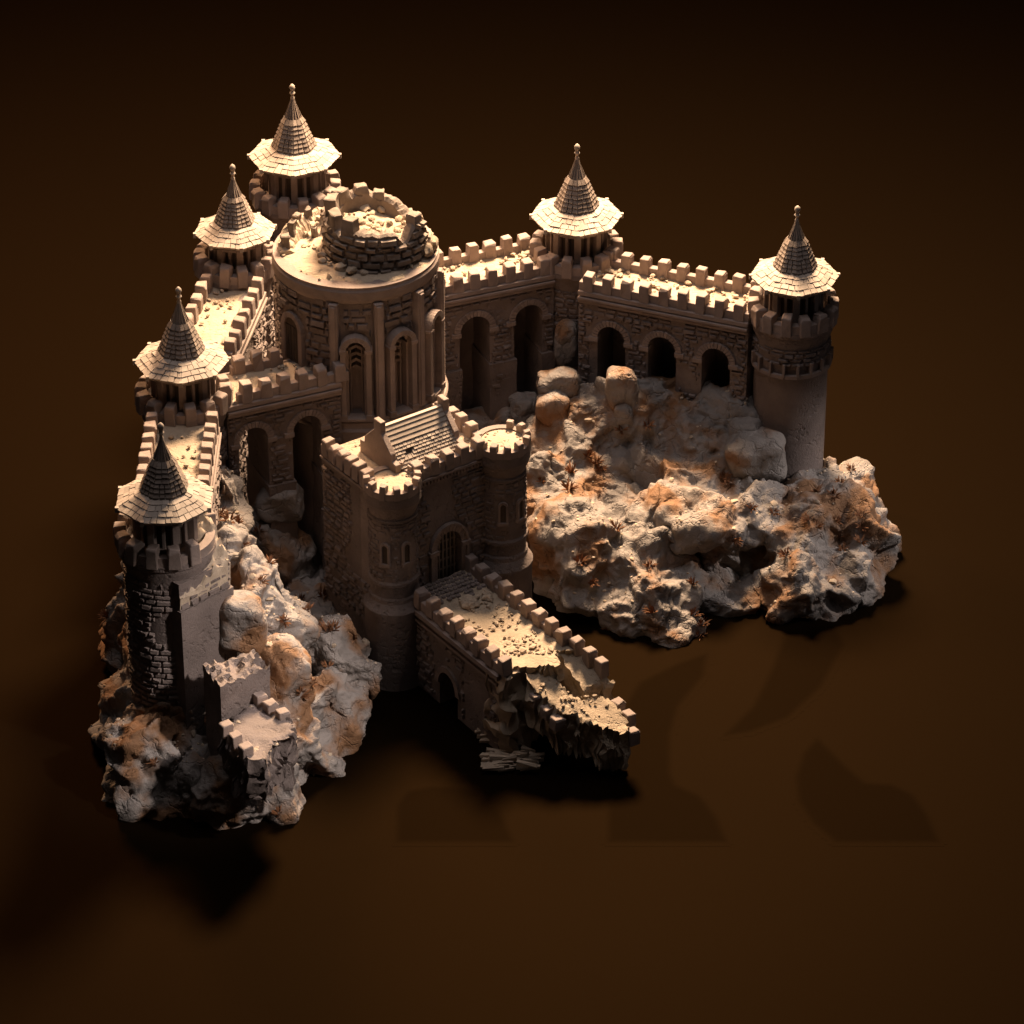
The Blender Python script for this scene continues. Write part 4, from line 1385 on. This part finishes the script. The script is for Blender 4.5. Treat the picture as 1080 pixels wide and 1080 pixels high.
TU_R = [(898, 492), (886, 505), (880, 520), (862, 515), (882, 545), (909, 540), (885, 563), (909, 552), (888, 577), (908, 568), (852, 545), (862, 552), (816, 537), (816, 495), (829, 482),
        (835, 475), (774, 566), (793, 533), (829, 582), (762, 500), (768, 508), (655, 450), (683, 445), (620, 478), (628, 485), (634, 492), (603, 494), (600, 512), (571, 504), (612, 590),
        (624, 612), (640, 662), (688, 642), (732, 645), (738, 668), (741, 655), (650, 555), (686, 594), (731, 612), (860, 470)]
TU_L = [(242, 545), (232, 540), (250, 548), (288, 548), (256, 573), (285, 590), (276, 610), (273, 557), (330, 560), (324, 640), (317, 630), (300, 652), (352, 660), (345, 662), (318, 730),
        (330, 718), (346, 700), (294, 855), (163, 802), (113, 648), (195, 614), (340, 625)]
for k, lst in enumerate((TU_R, TU_L)):
    for (u, v) in lst:
        h = hit(u, v + 3)
        if h is None: continue
        lab = 'small rust-brown spiky grass tuft growing on the right rock mound' if k == 0 else 'small rust-brown spiky grass tuft growing on the left rock mound'
        tuft(h[0], h[1], R(.075, .12), lab, 'dry grass tufts on the right rock mound' if k == 0 else 'dry grass tufts on the left rock mound')


# ------------------------------------------------------------------ ground
m, nt, N, L = new_mat('dark_brown_ground')
out = N.new('ShaderNodeOutputMaterial'); b = N.new('ShaderNodeBsdfDiffuse'); gl = N.new('ShaderNodeBsdfGlossy'); ad = N.new('ShaderNodeAddShader')
L.new(b.outputs[0], ad.inputs[0]); L.new(gl.outputs[0], ad.inputs[1]); L.new(ad.outputs[0], out.inputs[0])
GD, GG = (.0036, .0020, .0009, 1), (.0026, .00138, .0005, 1)
b.inputs['Color'].default_value = GD
gl.inputs['Color'].default_value = GG
gl.inputs['Roughness'].default_value = .62
GROUND = m
g = MB()
g.add([(-60, -40, 0), (60, -40, 0), (60, 120, 0), (-60, 120, 0)], [(0, 1, 2, 3)])
tag(g.build('ground', GROUND), kind='structure')

# faint dark marks on the ground
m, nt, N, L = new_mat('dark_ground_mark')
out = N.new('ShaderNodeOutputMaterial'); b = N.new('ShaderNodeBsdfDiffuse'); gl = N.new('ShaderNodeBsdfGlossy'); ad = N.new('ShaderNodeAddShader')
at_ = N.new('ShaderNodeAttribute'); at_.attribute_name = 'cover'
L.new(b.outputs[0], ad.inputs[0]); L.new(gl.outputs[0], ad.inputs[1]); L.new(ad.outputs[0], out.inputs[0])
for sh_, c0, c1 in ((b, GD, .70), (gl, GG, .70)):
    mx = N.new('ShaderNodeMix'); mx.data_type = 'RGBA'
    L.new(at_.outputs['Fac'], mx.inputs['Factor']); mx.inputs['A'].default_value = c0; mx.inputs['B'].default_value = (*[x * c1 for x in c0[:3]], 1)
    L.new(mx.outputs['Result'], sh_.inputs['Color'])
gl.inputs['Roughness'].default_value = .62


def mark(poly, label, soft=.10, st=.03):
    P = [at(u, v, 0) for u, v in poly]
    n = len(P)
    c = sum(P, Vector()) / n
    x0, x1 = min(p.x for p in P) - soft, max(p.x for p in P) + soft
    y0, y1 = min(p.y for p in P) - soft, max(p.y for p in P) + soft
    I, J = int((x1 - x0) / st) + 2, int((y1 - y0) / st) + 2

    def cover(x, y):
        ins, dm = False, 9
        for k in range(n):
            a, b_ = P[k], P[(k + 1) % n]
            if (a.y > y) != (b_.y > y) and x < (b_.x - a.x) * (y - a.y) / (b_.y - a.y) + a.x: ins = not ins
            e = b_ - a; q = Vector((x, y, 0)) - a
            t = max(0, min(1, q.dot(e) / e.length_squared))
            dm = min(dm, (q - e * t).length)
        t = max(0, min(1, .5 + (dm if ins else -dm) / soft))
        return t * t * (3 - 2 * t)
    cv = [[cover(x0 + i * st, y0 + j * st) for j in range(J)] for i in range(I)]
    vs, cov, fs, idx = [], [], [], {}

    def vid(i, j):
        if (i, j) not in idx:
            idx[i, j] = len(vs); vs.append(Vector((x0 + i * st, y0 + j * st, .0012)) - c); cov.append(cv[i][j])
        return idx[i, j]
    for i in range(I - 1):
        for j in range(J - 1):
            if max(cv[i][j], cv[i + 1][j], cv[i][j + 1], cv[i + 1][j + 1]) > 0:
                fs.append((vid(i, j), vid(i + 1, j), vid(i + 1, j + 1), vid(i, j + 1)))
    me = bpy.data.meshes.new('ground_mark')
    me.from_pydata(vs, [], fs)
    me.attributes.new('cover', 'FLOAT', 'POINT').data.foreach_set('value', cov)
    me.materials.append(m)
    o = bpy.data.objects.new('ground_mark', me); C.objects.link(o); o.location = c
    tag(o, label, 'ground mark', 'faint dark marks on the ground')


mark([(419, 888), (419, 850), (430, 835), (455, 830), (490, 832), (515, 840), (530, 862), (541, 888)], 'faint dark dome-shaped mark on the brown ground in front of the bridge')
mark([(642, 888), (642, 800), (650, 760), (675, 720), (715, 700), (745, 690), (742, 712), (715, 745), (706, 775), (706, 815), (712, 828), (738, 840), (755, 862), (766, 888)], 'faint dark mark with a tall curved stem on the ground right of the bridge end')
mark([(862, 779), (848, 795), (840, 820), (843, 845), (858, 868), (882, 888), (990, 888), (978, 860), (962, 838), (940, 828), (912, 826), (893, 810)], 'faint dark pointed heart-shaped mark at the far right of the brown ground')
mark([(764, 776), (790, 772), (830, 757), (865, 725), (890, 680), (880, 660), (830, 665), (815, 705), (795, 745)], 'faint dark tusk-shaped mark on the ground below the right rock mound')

# ------------------------------------------------------------------ light
def area(name, loc, tgt, size, power, col, shape='DISK', spread=180):
    l = bpy.data.lights.new(name, 'AREA'); l.shape = shape; l.size = size; l.energy = power; l.color = col; l.spread = rad(spread)
    o = bpy.data.objects.new(name, l); C.objects.link(o); o.location = loc
    o.rotation_euler = (Vector(tgt) - Vector(loc)).to_track_quat('-Z', 'Y').to_euler()
    return o


def spot(name, loc, tgt, half, power, col, soft, blend=.7):
    l = bpy.data.lights.new(name, 'SPOT'); l.energy, l.color, l.spot_size, l.spot_blend, l.shadow_soft_size = power, col, rad(2 * half), blend, soft
    o = bpy.data.objects.new(name, l); C.objects.link(o); o.location = loc
    o.rotation_euler = (Vector(tgt) - Vector(loc)).to_track_quat('-Z', 'Y').to_euler()
    return o


area('overhead_softbox', (1.4, 5.7, 12.6), (0, -2.4, 0), 3.8, 7600, (1.0, .70, .44), spread=150)
area('overhead_fill', (-1.0, -2.6, 16), (0, -2.0, 0), 10, 400, (1.0, .90, .90), spread=150)
area('right_softbox', (14, -6, 5.5), (0, -2, 1), 3.0, 38, (1.0, .90, .94))
area('left_lamp', (-8, 9, 11), (-2.5, -3, .5), 3.0, 2600, (1.0, .56, .28))
spot('left_rock_spot', (5, -9.5, 9.5), (-2.6, -4.5, .8), 8.6, 6300, (1.0, .87, .80), .35)
spot('right_rock_spot', (11, -2.0, 7), (3.5, -1.0, .6), 8, 3300, (1.0, .90, .86), .3)

w = bpy.data.worlds.new('World'); bpy.context.scene.world = w; w.use_nodes = True
bg = w.node_tree.nodes['Background']; bg.inputs[0].default_value = (.9, .75, .65, 1); bg.inputs[1].default_value = .012
sc = bpy.context.scene
sc.view_settings.view_transform = 'Standard'; sc.view_settings.look = 'None'; sc.view_settings.exposure = 0; sc.view_settings.gamma = 1; sc.view_settings.use_curve_mapping = False
sc.render.engine = 'CYCLES'
